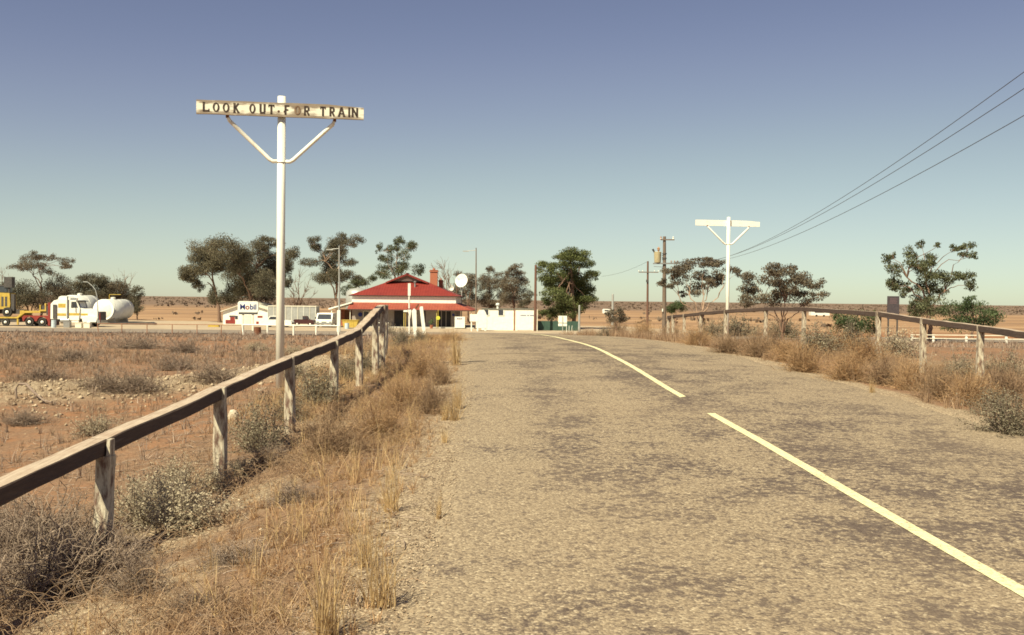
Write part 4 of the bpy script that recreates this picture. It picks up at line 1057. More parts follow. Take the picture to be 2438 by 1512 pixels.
# ------------------------------------------------------------------ fuel tanks
def h_tank(label, p0, length, rad, yaw, legs=True):
    t = thing('fuel_tank', label, 'tank', p0, yaw, 'white fuel tanks behind the truck')
    zc = rad + .35; n = 10
    prof = [(-.28, .05), (-.24, rad * .45), (-.14, rad * .8), (0, rad)] + [(0, rad)] + [(length, rad), (length + .14, rad * .8), (length + .24, rad * .45), (length + .28, .05)]
    MB().lathe(prof, (0, 0, zc), (0, 1, 0), 40).build('shell', WHITE, t, smooth=True)
    for k in (.12, .5, .88): MB().lathe([(-.03, rad + .015), (.03, rad + .015)], (0, length * k, zc), (0, 1, 0), 40).build('band', WHITE, t)
    for k in (.2, .8): MB().prism([(-rad * .75, length * k, -.05), (rad * .75, length * k, -.05), (rad * .6, length * k, .75), (-rad * .6, length * k, .75)], (0, .3, 0)).build('saddle', CONC, t)
    MB().lathe([(0, .3), (.22, .3), (.28, .34), (.34, .1)], (0, length * .45, zc + rad - .05), (0, 0, 1), 14).build('hatch', WHITE, t)
    return t, zc
q = P(246, 767, 131); t, zc = h_tank('white horizontal fuel tank with its round end facing the road', (q.x, 131, G0), 6.5, 1.37, -math.radians(2))
for a, b in (((-.1, 2.0, zc + 1.3), (-.1, 2.0, zc + 2.0)), ((-.1, 2.0, zc + 2.0), (1.2, 2.6, zc + 2.0))): MB().tube([a, b], .045, 8).build('filling_pipe', YEL, t)
q = P(167, 764, 134); t, zc = h_tank('white horizontal fuel tank half hidden behind the white truck', (q.x, 134, G0), 4.5, 1.62, -math.radians(12))
q = P(236, 768, 124); r_ = P(388, 765, 127)
t = thing('loading_ramp', 'long low dark steel ramp on the ground right of the round tank end', 'ramp', (q.x, 124, G0)); L_ = r_.x - q.x
MB().prism([(0, 0, 0), (L_, 0, 0), (L_, 0, .16), (L_ - .4, 0, .34), (L_ * .4, 0, .24), (0, 0, .12)], (0, .9, 0)).build('deck', DKST, t)
for k in (.25, .5, .75): MB().bx(L_ * k - .06, L_ * k + .06, -.05, 0, 0, .22).build('rib', DKST, t)

# ------------------------------------------------------------------ trucks and machines at left
def wheel(parent, x, y, r, w=.28, side=-1):
    t_ = MB().lathe([(-w / 2, r * .62), (-w / 2, r * .93), (-w * .38, r), (w * .38, r), (w / 2, r * .93), (w / 2, r * .62)], (x, y, r), (0, 1, 0), 24).build('wheel', TYRE, parent)
    MB().lathe([(0, r * .6), (.03, r * .58), (.05, r * .42), (-.02, r * .36), (-.05, r * .18), (-.11, r * .16)], (x, y - w / 2 - .0, r), (0, 1, 0), 20).build('rim', WHITE, t_)
    return t_
q = P(119.5, 777, 113)
t = thing('truck', 'white bonneted prime mover with yellow stripes and red rear mudguards facing right', 'truck', (q.x, 113, G0))
MB().bx(-3.0, 5.3, .35, 1.75, .55, .85).build('chassis', DKST, t)
cab = MB().prism([(1.95, 0, .75), (3.25, 0, .75), (3.35, 0, 2.12), (3.0, 0, 3.02), (1.95, 0, 3.05)], (0, 2.3, 0)).build('cab', WHITE, t)
sl_ = MB().prism([(0, 0, .85), (1.95, 0, .85), (1.95, 0, 3.05), (.95, 0, 3.12), (.4, 0, 2.95), (.05, 0, 2.55)], (0, 2.3, 0)).build('sleeper', WHITE, t)
MB().prism([(.75, .25, 3.05), (2.2, .25, 3.05), (2.15, .25, 3.25), (1.7, .25, 3.5), (1.2, .25, 3.5), (.85, .25, 3.38)], (0, 1.8, 0)).build('roof_deflector', WHITE, t)
bon = MB().prism([(3.28, .15, .95), (5.32, .15, .95), (5.42, .15, 1.1), (5.38, .15, 1.74), (5.1, .15, 1.83), (3.32, .15, 2.14)], (0, 2.0, 0)).build('bonnet', WHITE, t)
MB().prism([(3.7, -.02, .55), (5.2, -.02, .55), (5.3, -.02, .95), (5.1, -.02, 1.16), (4.5, -.02, 1.26), (3.9, -.02, 1.1), (3.6, -.02, .9)], (0, .3, 0)).build('front_mudguard', WHITE, t)
MB().prism([(3.02, -.01, 2.25), (3.36, .3, 2.16), (3.36, 2.0, 2.16), (3.03, 2.3, 2.25), (3.03, 2.2, 2.98), (3.03, .1, 2.98)], (.02, 0, .01)).build('windscreen', GLASS, t)
MB().prism([(2.35, -.012, 2.15), (3.15, -.012, 2.15), (2.95, -.012, 2.85), (2.4, -.012, 2.85)], (0, .02, 0)).build('side_window', GLASS, t)
MB().prism([(2.95, -.1, 3.0), (3.3, -.1, 2.95), (3.34, -.1, 2.86), (2.98, -.1, 2.88)], (0, 2.4, 0)).build('sun_visor', DKST, t)
MB().bx(.9, 1.75, -.012, 0, 2.15, 2.62).build('yellow_panel', YEL, t)
MB().bx(.82, 1.8, -.012, 0, 1.22, 1.52).build('stripe', YEL, t); MB().bx(2.15, 3.3, -.012, .0, 1.28, 1.56).build('stripe', YEL, t); MB().bx(3.4, 4.2, .13, .15, 1.3, 1.52).build('stripe', YEL, t)
MB().tube([(2.0, -.08, .9), (2.0, -.08, 3.45)], .09, 10).build('exhaust_stack', STEEL, t)
MB().bx(.35, .75, -.12, .3, .9, 2.5).build('air_intake', DKST, t)
MB().lathe([(0, .33), (1.0, .33)], (1.2, .15, .68), (1, 0, 0), 16).build('fuel_tank', STEEL, t)
MB().bx(2.3, 3.2, .05, .5, .5, .85).build('step_box', WHITE, t)
MB().bx(5.40, 5.52, .25, 2.05, .75, 1.72).build('grille', DKST, t); MB().bx(5.3, 5.6, .05, 2.25, .45, .78).build('bull_bar', STEEL, t)
MB().bx(5.55, 5.62, .1, .2, .5, 1.6).build('bull_bar_post', REDP, t)
MB().box((2.7, -.35, 2.35), (.08, .12, .5)).build('mirror', DKST, t); MB().lathe([(0, .05), (.2, .06)], (2.9, .5, 3.04), (0, 0, 1), 8).build('beacon', INSUL, t)
for x in (-2.37, -.92): wheel(t, x, .14, .49)
wheel(t, 4.35, .14, .5); 
for x in (-2.37, -.92): wheel(t, x, 1.95, .49)
wheel(t, 4.35, 1.98, .5)
mb = MB(); prof = []
for xc_ in (-2.37, -.92):
    prof += [(xc_ + .62 * math.cos(an), .49 + .62 * math.sin(an)) for an in np.linspace(math.pi * .95, math.pi * .05, 9)]
top = [(-3.1, .55)] + prof + [(-.22, .55), (-.22, 1.22), (-3.0, 1.22), (-3.2, 1.0)]
MB().prism([(a, -.01, b) for a, b in top], (0, .30, 0)).build('rear_mudguard', REDP, t)
MB().bx(-.24, -.0, -.05, 2.3, .1, 2.72).build('headboard', REDP, t)
t = thing('low_loader', 'yellow and black low loader trailer coupled behind the white truck', 'trailer', (q.x, 113.05, G0))
MB().prism([(-1.2, .1, 1.52), (-1.2, .1, 1.72), (-2.95, .1, 1.75), (-3.1, .1, 1.72), (-3.9, .1, 1.05), (-9, .1, 1.02), (-9, .1, .86), (-3.8, .1, .88), (-2.95, .1, 1.52)], (0, 2.1, 0)).build('deck_frame', YEL, t)
MB().bx(-9, -3.6, .2, 2.1, .45, .86).build('chassis', DKST, t)
MB().bx(-3.9, -3.72, .15, .3, .15, .9).build('stand_leg', YEL, t)
MB().prism([(-1.35, .2, 1.72), (-.6, .2, 1.72), (-.6, .2, 2.6), (-.75, .2, 2.62), (-.75, .2, 1.9), (-1.2, .2, 1.9), (-1.2, .2, 2.45), (-1.35, .2, 2.45)], (0, .4, 0)).build('winch_frame', YEL, t)
MB().lathe([(0, .28), (.5, .28)], (-.98, .3, 2.1), (0, 1, 0), 12).build('winch_drum', DKST, t)
MB().bx(-.55, -.3, .2, 2.0, 1.3, 2.3).build('hose_rack', DKST, t)
for x in (-5.1, -6.2, -7.3): wheel(t, x, .1, .44)
t = thing('grader', 'yellow road grader with dark cab riding on the low loader at the frame edge', 'machine', (q.x, 113.4, G0 + 1.03))
MB().prism([(-7.5, 0, .9), (-4.85, 0, .9), (-4.75, 0, 1.5), (-4.85, 0, 2.72), (-7.5, 0, 2.8)], (0, 1.5, 0)).build('engine_cover', YEL, t)
for k in range(4): MB().bx(-6.6 + k * .42, -6.35 + k * .42, -.02, 0, 1.2, 2.3).build('louvre', DKST, t)
MB().bx(-4.72, -4.35, .1, .5, .7, 2.6).build('air_cleaner', DKST, t)
MB().bx(-5.05, -4.88, .1, .3, 2.7, 4.0).build('roof_support', DKST, t)
MB().bx(-5.45, -4.55, -.05, .7, 3.35, 4.55).build('exhaust_box', DKST, t)
MB().bx(-7.5, -5.35, 0, 1.5, 3.5, 3.62).build('cab_roof', DKST, t); MB().bx(-7.4, -5.2, .05, 1.4, 2.8, 3.5).build('cab_glass', GLASS, t)
MB().bx(-7.5, -3.3, .3, 1.2, .35, .85).build('frame_beam', DKST, t); MB().bx(-3.75, -3.25, .2, .9, .35, .75).build('light_box', YEL, t)
for x in (-5.0, -6.5): wheel(t, x, -.1, .55)
# low drums and boxes at the fence by the truck
def drum(label, u, vb, D, r, h, m, group=None):
    q = P(u, vb, D); zb = hz(q.x, D)
    t = thing('drum', label, 'drum', (q.x, D, zb), group=group)
    MB().lathe([(0, r), (h * .33 - .03, r), (h * .33, r * 1.05), (h * .33 + .03, r), (h * .66 - .03, r), (h * .66, r * 1.05), (h * .66 + .03, r), (h - .02, r), (h, r * 1.04), (h + .01, r * .95)], (0, 0, 0), (0, 0, 1), 20).build('shell', m, t)
    MB().lathe([(0, r * .92), (.015, r * .92)], (0, 0, h - .01), (0, 0, 1), 20).build('lid', m, t)
drum('pale blue drum standing in front of the white truck', 128, 780, 109.5, .26, .9, LBLUE)
drum('rusty brown drum standing beyond the white pipe rail', 613, 799, 95, .33, .78, RUST)
drum('pale blue drum beside the yellow skip left of the house', 826, 781, 117, .26, .72, LBLUE)
for i, (u_, lab, m_) in enumerate(((158, 'grey bin in front of the truck fuel tank', STEEL), (186, 'cream box on the ground below the truck bonnet, nearer the cab', CREAM), (206, 'cream box on the ground below the truck bonnet, nearer the bumper', CREAM))):
    q = P(u_, 779, 109.8); t = thing('crate', lab, 'box', (q.x, 109.8, G0))
    MB().bx(-.34, .34, 0, .5, 0, (.72, .45, .5)[i]).build('box', m_, t); MB().bx(-.37, .37, -.03, .53, (.72, .45, .5)[i], (.72, .45, .5)[i] + .06).build('lid', m_, t)

# ------------------------------------------------------------------ pipe fences along the highway
def pipe_fence(label, us, vr, D0, m, hgt, r=.045, u_end=None):
    t = thing('pipe_fence', label, 'fence', (P(us[0], vr, D0).x, D0, hz(P(us[0], vr, D0).x, D0))); o = t.location
    pts = []
    for k, u_ in enumerate(us):
        q = P(u_, vr, D0); zb = hz(q.x, D0); pts.append(Vector((q.x - o.x, 0, hgt)))
        MB().tube([(q.x - o.x + (.12 if k == 0 else 0), 0, -.2), (q.x - o.x, 0, hgt)], r * 1.35, 8).build('post', m, t)
    for a, b in zip(pts[:-1], pts[1:]): MB().tube([a, b], r, 8).build('rail', m, t)
    return t
pipe_fence('white pipe rail fence along the highway in front of the fuel station', [577, 637, 699, 753, 806], 776, 95.2, WHITE, .98, .07)
pipe_fence('rusty pipe rail fence along the highway below the white tanks', [232, 290, 350, 410, 469, 527, 575], 776, 95.4, RUSTPIPE, .95, .032)
t = thing('guard_fence', 'low white two rail fence beside the highway at far right', 'fence'); zb_ = hz(38, 93)
a = P(2170, 797, 95); b = P(2520, 800, 91)
def onl(u): s_ = (u - 2170) / 350; p = a + (b - a) * s_; return p
for u_ in (2172, 2225, 2305, 2400, 2480):
    p = onl(u_); MB().bx(p.x - .1, p.x + .1, p.y, p.y + .14, hz(p.x, p.y) - .2, p.z + .05).build('post', WHITE, t)
pu = [2172, 2225, 2305, 2400, 2480]
for u0, u1 in zip(pu[:-1], pu[1:]):
    for dz in (0, -.33): p0, p1 = onl(u0), onl(u1); MB().beam((p0.x, p0.y - .03, p0.z + dz), (p1.x, p1.y - .03, p1.z + dz), .05, .07).build('rail', CREAM, t)

# ------------------------------------------------------------------ fuel station at left of the house
D = 130; s_ = D / FPX
a, b, ap = P(531, 741, D), P(641, 739, D), P(588, 722, D)
t = thing('workshop', 'white gabled workshop with faded red signs behind the fuel sign', 'building', ((a.x + b.x) / 2, D, G0)); o = t.location
w = (b.x - a.x) / 2
poly = [(-w, 0, -.05), (w, 0, -.05), (w, 0, b.z - G0), (ap.x - o.x, 0, ap.z - G0), (-w, 0, a.z - G0)]
MB().prism(poly, (0, 9, 0)).build('wall', WHITE, t)
for (p, q_) in ((poly[2], poly[3]), (poly[3], poly[4])):
    p, q_ = Vector(p), Vector(q_); ext = (p - q_).normalized() * .3
    pp = p + (ext if p.z < q_.z else -ext * 0); qq = q_ - (ext if q_.z < p.z else ext * 0)
    mb = MB(); mb.add([(pp.x, -.3, pp.z + .02), (qq.x, -.3, qq.z + .02), (qq.x, 9.2, qq.z + .02), (pp.x, 9.2, pp.z + .02)], [(0, 1, 2, 3)]); mb.add([(pp.x, -.3, pp.z + .1), (qq.x, -.3, qq.z + .1), (qq.x, 9.2, qq.z + .1), (pp.x, 9.2, pp.z + .1)], [(0, 1, 2, 3)]); mb.add([(pp.x, -.3, pp.z + .02), (qq.x, -.3, qq.z + .02), (qq.x, -.3, qq.z + .1), (pp.x, -.3, pp.z + .1)], [(0, 1, 2, 3)])
    mb.build('roof', CREAM, t)
KX = lambda u: P(u, 760, D).x - o.x
ZV = lambda v: P(580, v, D).z - G0
for (u0, u1, v0, v1, m_) in ((537, 560, 762, 771, REDP), (548, 559, 755, 762, REDP), (546, 560, 751.5, 755, DKST), (613, 625, 751.5, 756, REDP), (610, 616, 765, 771, REDP), (548, 560, 774, 778.5, RUST)):
    MB().bx(KX(u0), KX(u1), -.03, 0, ZV(v1), ZV(v0)).build('sign_panel', m_, t)
MB().bx(KX(560), KX(566), -.04, 0, ZV(760), ZV(752)).build('window', GLASS, t)
MB().bx(KX(583), KX(597), -.05, 0, ZV(778), ZV(750)).build('roller_door', CREAM, t)
q = P(629, 727, 137); t = thing('red_shed', 'dark red shed roof peeping over the right of the workshop', 'building', (q.x, 137, G0)); hh = q.z - G0
MB().bx(-2.0, 1.2, 0, 5, 0, hh - .5).build('wall', RED, t); MB().prism([(-2.2, -.2, hh - .2), (1.4, -.2, hh - .62), (1.4, -.2, hh - .5), (-2.2, -.2, hh + .25)], (0, 5.4, 0)).build('roof', RED, t)

# brand sign
D = 106.5; a, b = P(566, 717, D), P(614.5, 744, D); q = ((a.x + b.x) / 2); w = (b.x - a.x) / 2; zt, zb_ = a.z - G0, b.z - G0
t = thing('fuel_sign', 'white fuel brand sign reading Mobil standing behind the white rail', 'sign', (q, D, G0))
bd = MB(); c_ = .16; hh = zt - zb_
pts = [(-w + c_, zb_), (w - c_, zb_), (w, zb_ + c_), (w, zt - c_), (w - c_, zt), (-w + c_, zt), (-w, zt - c_), (-w, zb_ + c_)]
bd = bd.prism([(x, 0, z) for x, z in pts], (0, .3, 0)).build('board', WHITE, t)
MB().bx(-w + .1, w - .1, .02, .28, zb_ - .22, zb_).build('under_board', DKST, t)
for px in (-.55, .5): MB().bx(px - .09, px + .09, .08, .24, -.1, zb_ - .2).build('post', CREAM, t)
def text_mesh(parent, body, size, x, z, y, m, bold=.012):
    cu = bpy.data.curves.new('lettering', 'FONT'); cu.body = body; cu.size = size; cu.extrude = .004; cu.offset = bold; cu.align_x = 'LEFT'
    tmp = bpy.data.objects.new('tmp', cu); COL.objects.link(tmp); bpy.context.view_layer.update()
    me = bpy.data.meshes.new_from_object(tmp.evaluated_get(bpy.context.evaluated_depsgraph_get()))
    wid = max(v.co.x for v in me.vertices)
    bpy.data.objects.remove(tmp); me.materials.clear(); me.materials.append(m)
    ob = link('lettering', me, (x, y, z), parent); ob.rotation_euler = (math.pi / 2, 0, 0); return wid
zl = zb_ + hh * .27; xx = -w * .80
for ch, m_ in (('M', BLUEP), ('o', REDP), ('bil', BLUEP)): xx += text_mesh(bd, ch, hh * .66, xx, zl, -.008, m_, .02) + .035
# grey slatted semi trailer
D = 127; a, b = P(638, 727.5, D), P(752, 727.5, D); zb_ = P(700, 766, D).z - G0
t = thing('stock_trailer', 'tall pale grey panelled semi trailer parked beside the white van', 'trailer', ((a.x + b.x) / 2, D, G0)); w = (b.x - a.x) / 2; zt = a.z - G0
n = 8
for k in range(n): MB().bx(-w + k * 2 * w / n + .02, -w + (k + 1) * 2 * w / n - .02, 0, .06, zb_, zt - .1).build('side_panel', GALV, t)
for k in range(n + 1): MB().bx(-w + k * 2 * w / n - .03, -w + k * 2 * w / n + .03, -.05, .06, zb_, zt - .1).build('rib', CREAM if k % 2 else WHITE, t)
MB().bx(-w, w, .08, 2.4, zb_, zt - .12).build('body', GALV, t)
MB().bx(-w - .05, w + .05, -.06, 2.45, zt - .1, zt).build('top_rail', CREAM, t); MB().bx(-w, w, -.04, 2.4, zb_ - .22, zb_).build('chassis', DKST, t)
for x in (-w + .9, -w + 2.0): wheel(t, x, .15, .46)
for x in (w - .6,): wheel(t, x, .15, .46)
# vehicles
def van(label, u0, u1, v0, D, m=WHITE):
    a, b = P(u0, v0, D), P(u1, v0, D); w = (b.x - a.x) / 2; h = a.z - G0
    t = thing('van', label, 'van', ((a.x + b.x) / 2, D, G0))
    mb = MB(); prof = [(0, .38), (-.05, .6), (-.02, h * .50), (.15, h * .56), (.55, h * .97), (.9, h), (4.2, h), (4.35, .5), (4.3, .38)]
    body = mb.prism([(-w, y, z) for y, z in prof], (2 * w, 0, 0)).build('body', m, t)
    MB().add([(-w * .88, .16, h * .575), (w * .88, .16, h * .575), (w * .80, .52, h * .925), (-w * .80, .52, h * .925)], [(0, 1, 2, 3)]).build('windscreen', GLASS, t).location.y = -.03
    MB().bx(-w * .3, w * .3, -.075, -.03, h * .36, h * .40).build('grille', DKST, t); MB().bx(-w * 1.0, w * 1.0, -.16, -.05, .36, .56).build('bumper', STEEL, t)
    for s_ in (-1, 1):
        MB().bx(s_ * w * .78 - .14, s_ * w * .78 + .14, -.075, -.03, h * .34, h * .42).build('headlight', GALV, t); MB().bx(s_ * (w + .14) - .07, s_ * (w + .14) + .07, .35, .42, h * .6, h * .72).build('mirror', DKST, t)
        for y in (.75, 3.5):
            MB().lathe([(-.1, .33), (.1, .33)], (s_ * (w - .12), y, .33), (1, 0, 0), 18).build('wheel', TYRE, t)
van('white delivery van facing the road between grey trailer and carport', 752.5, 790.5, 745.5, 121)
def car(label, u0, u1, D, m, h=1.4, flip=False, ute=False):
    a, b = P(u0, 770, D), P(u1, 770, D); L = b.x - a.x
    t = thing('car', label, 'car', ((a.x + b.x) / 2, D, G0)); f = -1 if flip else 1
    lo = [(-.5, .35), (.5, .35), (.5, .62), (.46, .78), (.2, .86), (-.46, .88), (-.5, .7)]
    MB().prism([(f * x * L, 0, z) for x, z in lo], (0, 1.6, 0)).build('body', m, t)
    up = [(-.05, .86), (.2, .86), (.09, h), (-.06, h)] if ute else [(-.42, .87), (.2, .86), (.08, h), (-.30, h)]
    MB().prism([(f * x * L, .1, z) for x, z in up], (0, 1.4, 0)).build('cabin', m, t)
    wn_ = [(-.03, .92), (.15, .92), (.07, h - .08), (-.03, h - .08)] if ute else [(-.36, .92), (.15, .92), (.07, h - .08), (-.28, h - .08)]
    MB().prism([(f * x * L, .085, z) for x, z in wn_], (0, .02, 0)).build('side_window', GLASS, t)
    MB().bx(min(f * .47 * L, f * .515 * L), max(f * .47 * L, f * .515 * L), .05, 1.55, .38, .56).build('bumper', STEEL, t)
    for x in (-.31, .32): wheel(t, f * x * L, .1, .31, .18)
car('white car parked side on in front of the workshop, partly behind the tall sign pole', 629, 694, 119.5, WHITE, 1.35)
car('dark maroon utility parked under the grey trailer beside the van', 698, 747, 123.5, MAROON, 1.3, ute=True)
# carport, yellow skip
a, b = P(782, 737, 124), P(838, 721.5, 124)
t = thing('carport', 'open carport with sloping white roof against the left side of the house', 'carport', (a.x, 124, G0)); L_ = b.x - a.x
mb = MB(); mb.prism([(0, 0, a.z - G0), (L_, 0, b.z - G0), (L_, 0, b.z - G0 + .16), (0, 0, a.z - G0 + .16)], (0, 6, 0)); mb.build('roof', WHITE, t)
MB().bx(.4, L_ - .1, 5.5, 5.6, 0, a.z - G0).build('back_wall', BRICK, t)
for px, py in ((.35, .2), (.35, 5.2)): MB().bx(px - .06, px + .06, py, py + .12, 0, a.z - G0).build('post', CREAM, t)
MB().bx(1.6, L_ - .2, 2.5, 2.6, 0, 2.0).build('side_screen', RUST, t)
q = P(833, 783, 118.5); t = thing('skip', 'yellow steel skip beside the lamp post left of the house', 'skip', (q.x, 118.5, G0))
MB().prism([(-.75, 0, .1), (.75, 0, .1), (.95, 0, .95), (-.95, 0, .95)], (0, 1.3, 0)).build('body', YEL, t); MB().bx(-1.0, 1.0, -.05, 1.35, .93, 1.0).build('rim', YEL, t)
for px in (-.4, .4): MB().bx(px - .04, px + .04, -.03, .05, .1, .93).build('rib', YEL, t)
q = P(545 / 1.0, 776, 121); t = thing('kerb_block', 'low yellow painted block on the forecourt left of the workshop', 'block', (P(508, 777, 118).x, 118, G0))
MB().prism([(-.65, 0, 0), (.65, 0, 0), (.6, 0, .28), (-.6, 0, .28)], (0, .5, 0)).build('block', YEL, t)
# far specks on the plain
for (u_, v_, D_, w_, h_, lab) in ((1445, 742, 270, 2.2, 1.0, 'tiny white caravan far out on the plain right of the pine'), (1953, 748, 280, 5.2, 1.2, 'small white caravan far behind the right fence')):
    q = P(u_, v_, D_); t = thing('caravan', lab, 'caravan', (q.x, D_, hz(q.x, D_)))
    MB().prism([(-w_ / 2, 0, .35), (w_ / 2, 0, .35), (w_ / 2, 0, h_ + .2), (w_ / 2 - .3, 0, h_ + .5), (-w_ / 2 + .3, 0, h_ + .5), (-w_ / 2, 0, h_ + .2)], (0, 2.2, 0)).build('body', WHITE, t)
    MB().bx(-w_ * .3, w_ * .2, -.03, 0, h_ - .1, h_ + .25).build('window', GLASS, t)
    for k in (-.2, .2): MB().lathe([(-.1, .3), (.1, .3)], (w_ * k, .1, .3), (0, 1, 0), 12).build('wheel', TYRE, t)
q = P(1553, 791, 100); t = thing('meter_box', 'small white box on the ground beside the slim dark pole', 'box', (q.x, 97, hz(q.x, 97)))
MB().bx(-.33, .33, 0, .4, 0, .42).build('box', WHITE, t); MB().bx(-.36, .36, -.03, .43, .42, .47).build('lid', WHITE, t)
D = 112; a, b = P(2113, 705, D), P(2140.5, 760, D); t = thing('information_board', 'tall dark purple information board on two posts right of the road', 'sign', ((a.x + b.x) / 2, D, G0)); w = (b.x - a.x) / 2
bd = MB().bx(-w, w, 0, .08, b.z - G0, a.z - G0).build('panel', PURPLE, t)
for k in range(4): MB().bx(-w * .6, w * (.5 if k % 2 else .65), -.01, 0, a.z - G0 - .35 - k * .16, a.z - G0 - .28 - k * .16).build('faded_text', mat('faded_text', (.17, .11, .12), None, 4), bd)
for px in (-w * .75, w * .75): MB().bx(px - .07, px + .07, .02, .16, -.1, b.z - G0 + .3).build('post', DKST, t)

# ------------------------------------------------------------------ trees
def cvt(ox, oy, k, cl):
    f = 1 / (k * 1.29614); return [((ox + c[0] / k) / 1.29614, (oy + c[1] / k) / 1.29614) + tuple(q * f * 1.75 for q in c[2:]) for c in cl]
def T(name, label, D, crop, base, cl, m, **kw):
    b = cvt(*crop, [base])[0]; k_ = kw.pop('fac', 1.0); return tree(name, label, D, b, [(c[0], c[1], c[2] * k_, c[3] * k_) for c in cvt(*crop, cl)], m, **kw)
C1, C2, C3, C4, C5, C6 = (0, 700, 3.78), (550, 700, 3.78), (1000, 700, 4.32), (1350, 720, 4.32), (1800, 640, 3.6), (2300, 650, 2.52)
T('gum_tree', 'tall flat topped gum tree behind the low loader at far left', 150, C1, (480, 1000), [(230, 480, 70, 35), (320, 380, 80, 45), (430, 350, 70, 35), (520, 340, 60, 35), (610, 365, 50, 35), (700, 395, 60, 35), (450, 440, 100, 40), (330, 470, 90, 30), (430, 510, 70, 40), (720, 455, 60, 30), (800, 470, 50, 25)], GUMB, seed=21, r0=.2, dens=.75, trunk_top=.5, twigs=8)
T('gum_tree', 'dense low brown gum thicket left of the white truck', 146, C1, (380, 1000), [(180, 720, 110, 80), (300, 780, 130, 100), (230, 880, 120, 80), (420, 850, 90, 80), (60, 800, 80, 90)], GUM, seed=22, dens=.9, trunk_top=.25)
T('gum_tree', 'brown gum rising behind the roof of the white truck', 151, C1, (680, 1000), [(640, 680, 90, 100), (720, 720, 90, 120), (600, 800, 90, 90), (760, 800, 60, 80)], GUMB, seed=23, dens=.9)
T('gum_tree', 'rounded green brown gum behind the gap between the white tanks', 148, C1, (1060, 1000), [(950, 640, 70, 50), (1080, 620, 110, 60), (1180, 640, 80, 50), (920, 720, 80, 60), (1050, 740, 110, 80), (1200, 720, 90, 70), (1000, 830, 100, 60), (1150, 830, 100, 60)], GUM, seed=24, trunk_top=.3)
T('gum_tree', 'brown twiggy gum behind the body of the round ended tank', 150, C1, (1420, 1000), [(1330, 700, 70, 50), (1450, 690, 90, 50), (1400, 790, 120, 80), (1500, 800, 60, 80), (1300, 800, 70, 80)], GUMB, seed=25, trunk_top=.3)
T('bushy_tree', 'small bush at the right end of the row behind the tanks', 146, C1, (1600, 1000), [(1610, 760, 60, 45), (1590, 860, 55, 70), (1620, 940, 60, 50), (1560, 940, 50, 60)], GUM, seed=26, r0=.12, trunk_top=.2)
b_ = lambda c, pts: [(x[0], x[1]) for x in cvt(*c, pts)]
bare_tree('bare_tree', 'leafless branches standing above the brown gum behind the tank', 152, b_(C1, [(1420, 1000)])[0], b_(C1, [(1290, 540), (1420, 500), (1530, 530), (1370, 570), (1480, 580)]), .09, seed=31)
bare_tree('bare_tree', 'leafless tree at the left frame edge above the grader', 152, b_(C1, [(60, 1000)])[0], b_(C1, [(40, 470), (90, 540), (10, 560), (130, 600)]), .09, seed=32)
T('gum_tree', 'dark gum leaning left at the left of the big pair behind the fuel sign', 139, C2, (485, 1140), [(330, 240, 130, 70), (290, 340, 120, 60), (160, 530, 90, 70), (250, 450, 120, 60), (380, 470, 110, 60), (130, 590, 60, 40), (220, 690, 50, 50), (430, 820, 60, 70), (420, 380, 80, 70)], GUM, seed=33, r0=.24, dens=1.35, fac=1.12, hang=.8, trunk_top=.5)
T('gum_tree', 'largest spreading dark gum behind the fuel sign and the workshop', 137, C2, (800, 1150), [(640, 280, 130, 80), (600, 400, 140, 90), (780, 400, 120, 90), (950, 190, 90, 50), (930, 280, 90, 60), (1080, 170, 70, 40), (1000, 430, 140, 80), (1090, 480, 100, 90), (1290, 310, 80, 60), (1260, 470, 50, 60), (1230, 620, 40, 50), (700, 560, 150, 90), (900, 600, 160, 90), (1050, 640, 110, 80), (700, 740, 140, 80), (900, 760, 140, 80), (560, 790, 90, 70), (1040, 780, 80, 50)], GUM, seed=34, r0=.3, dens=1.4, fac=1.12, forks=5, hang=.8, trunk_top=.3)
T('gum_tree', 'slender open gum left of the red roofed house', 150, C2, (1860, 1000), [(1600, 190, 60, 50), (1610, 250, 50, 40), (1780, 210, 90, 60), (1880, 120, 70, 45), (1900, 230, 80, 70), (2100, 190, 80, 45), (1540, 410, 90, 35), (1700, 330, 60, 50), (1770, 420, 90, 70), (1750, 500, 80, 50), (1860, 340, 70, 60), (2030, 420, 60, 40), (1640, 580, 80, 60), (1780, 600, 100, 60), (1900, 580, 80, 60), (2060, 590, 80, 50), (2150, 650, 60, 45)], GUM, bark=BARKPALE, seed=35, r0=.26, dens=1.1, fac=1.05, forks=5, hang=.8, trunk_top=.45)
bare_tree('bare_tree', 'thin leafless tree behind the grey trailer', 150, b_(C2, [(1400, 960)])[0], b_(C2, [(1290, 640), (1380, 560), (1420, 500), (1540, 640), (1620, 740), (1300, 780), (1340, 690), (1500, 700), (1240, 830)]), .10, bark=BARK, seed=36, sub=10)
T('gum_tree', 'open gum rising behind the ridge of the red roof', 150, C3, (980, 1000), [(720, 290, 40, 50), (760, 420, 45, 40), (870, 310, 60, 40), (960, 190, 50, 45), (1040, 180, 45, 40), (950, 280, 60, 40), (1140, 260, 60, 60), (1200, 260, 45, 40), (1080, 400, 60, 60), (860, 430, 70, 50), (960, 520, 90, 50), (800, 570, 90, 50), (860, 640, 120, 45), (1050, 560, 80, 50), (1240, 560, 70, 60)], GUMG, bark=BARKPALE, seed=37, r0=.22, dens=.85, forks=5, hang=.8)
T('bushy_tree', 'low green tree peeping over the left slope of the red roof', 146, C3, (520, 1000), [(540, 730, 70, 40), (440, 780, 70, 50), (610, 690, 60, 40), (330, 850, 90, 50)], GUMG, seed=38, r0=.12, trunk_top=.3)
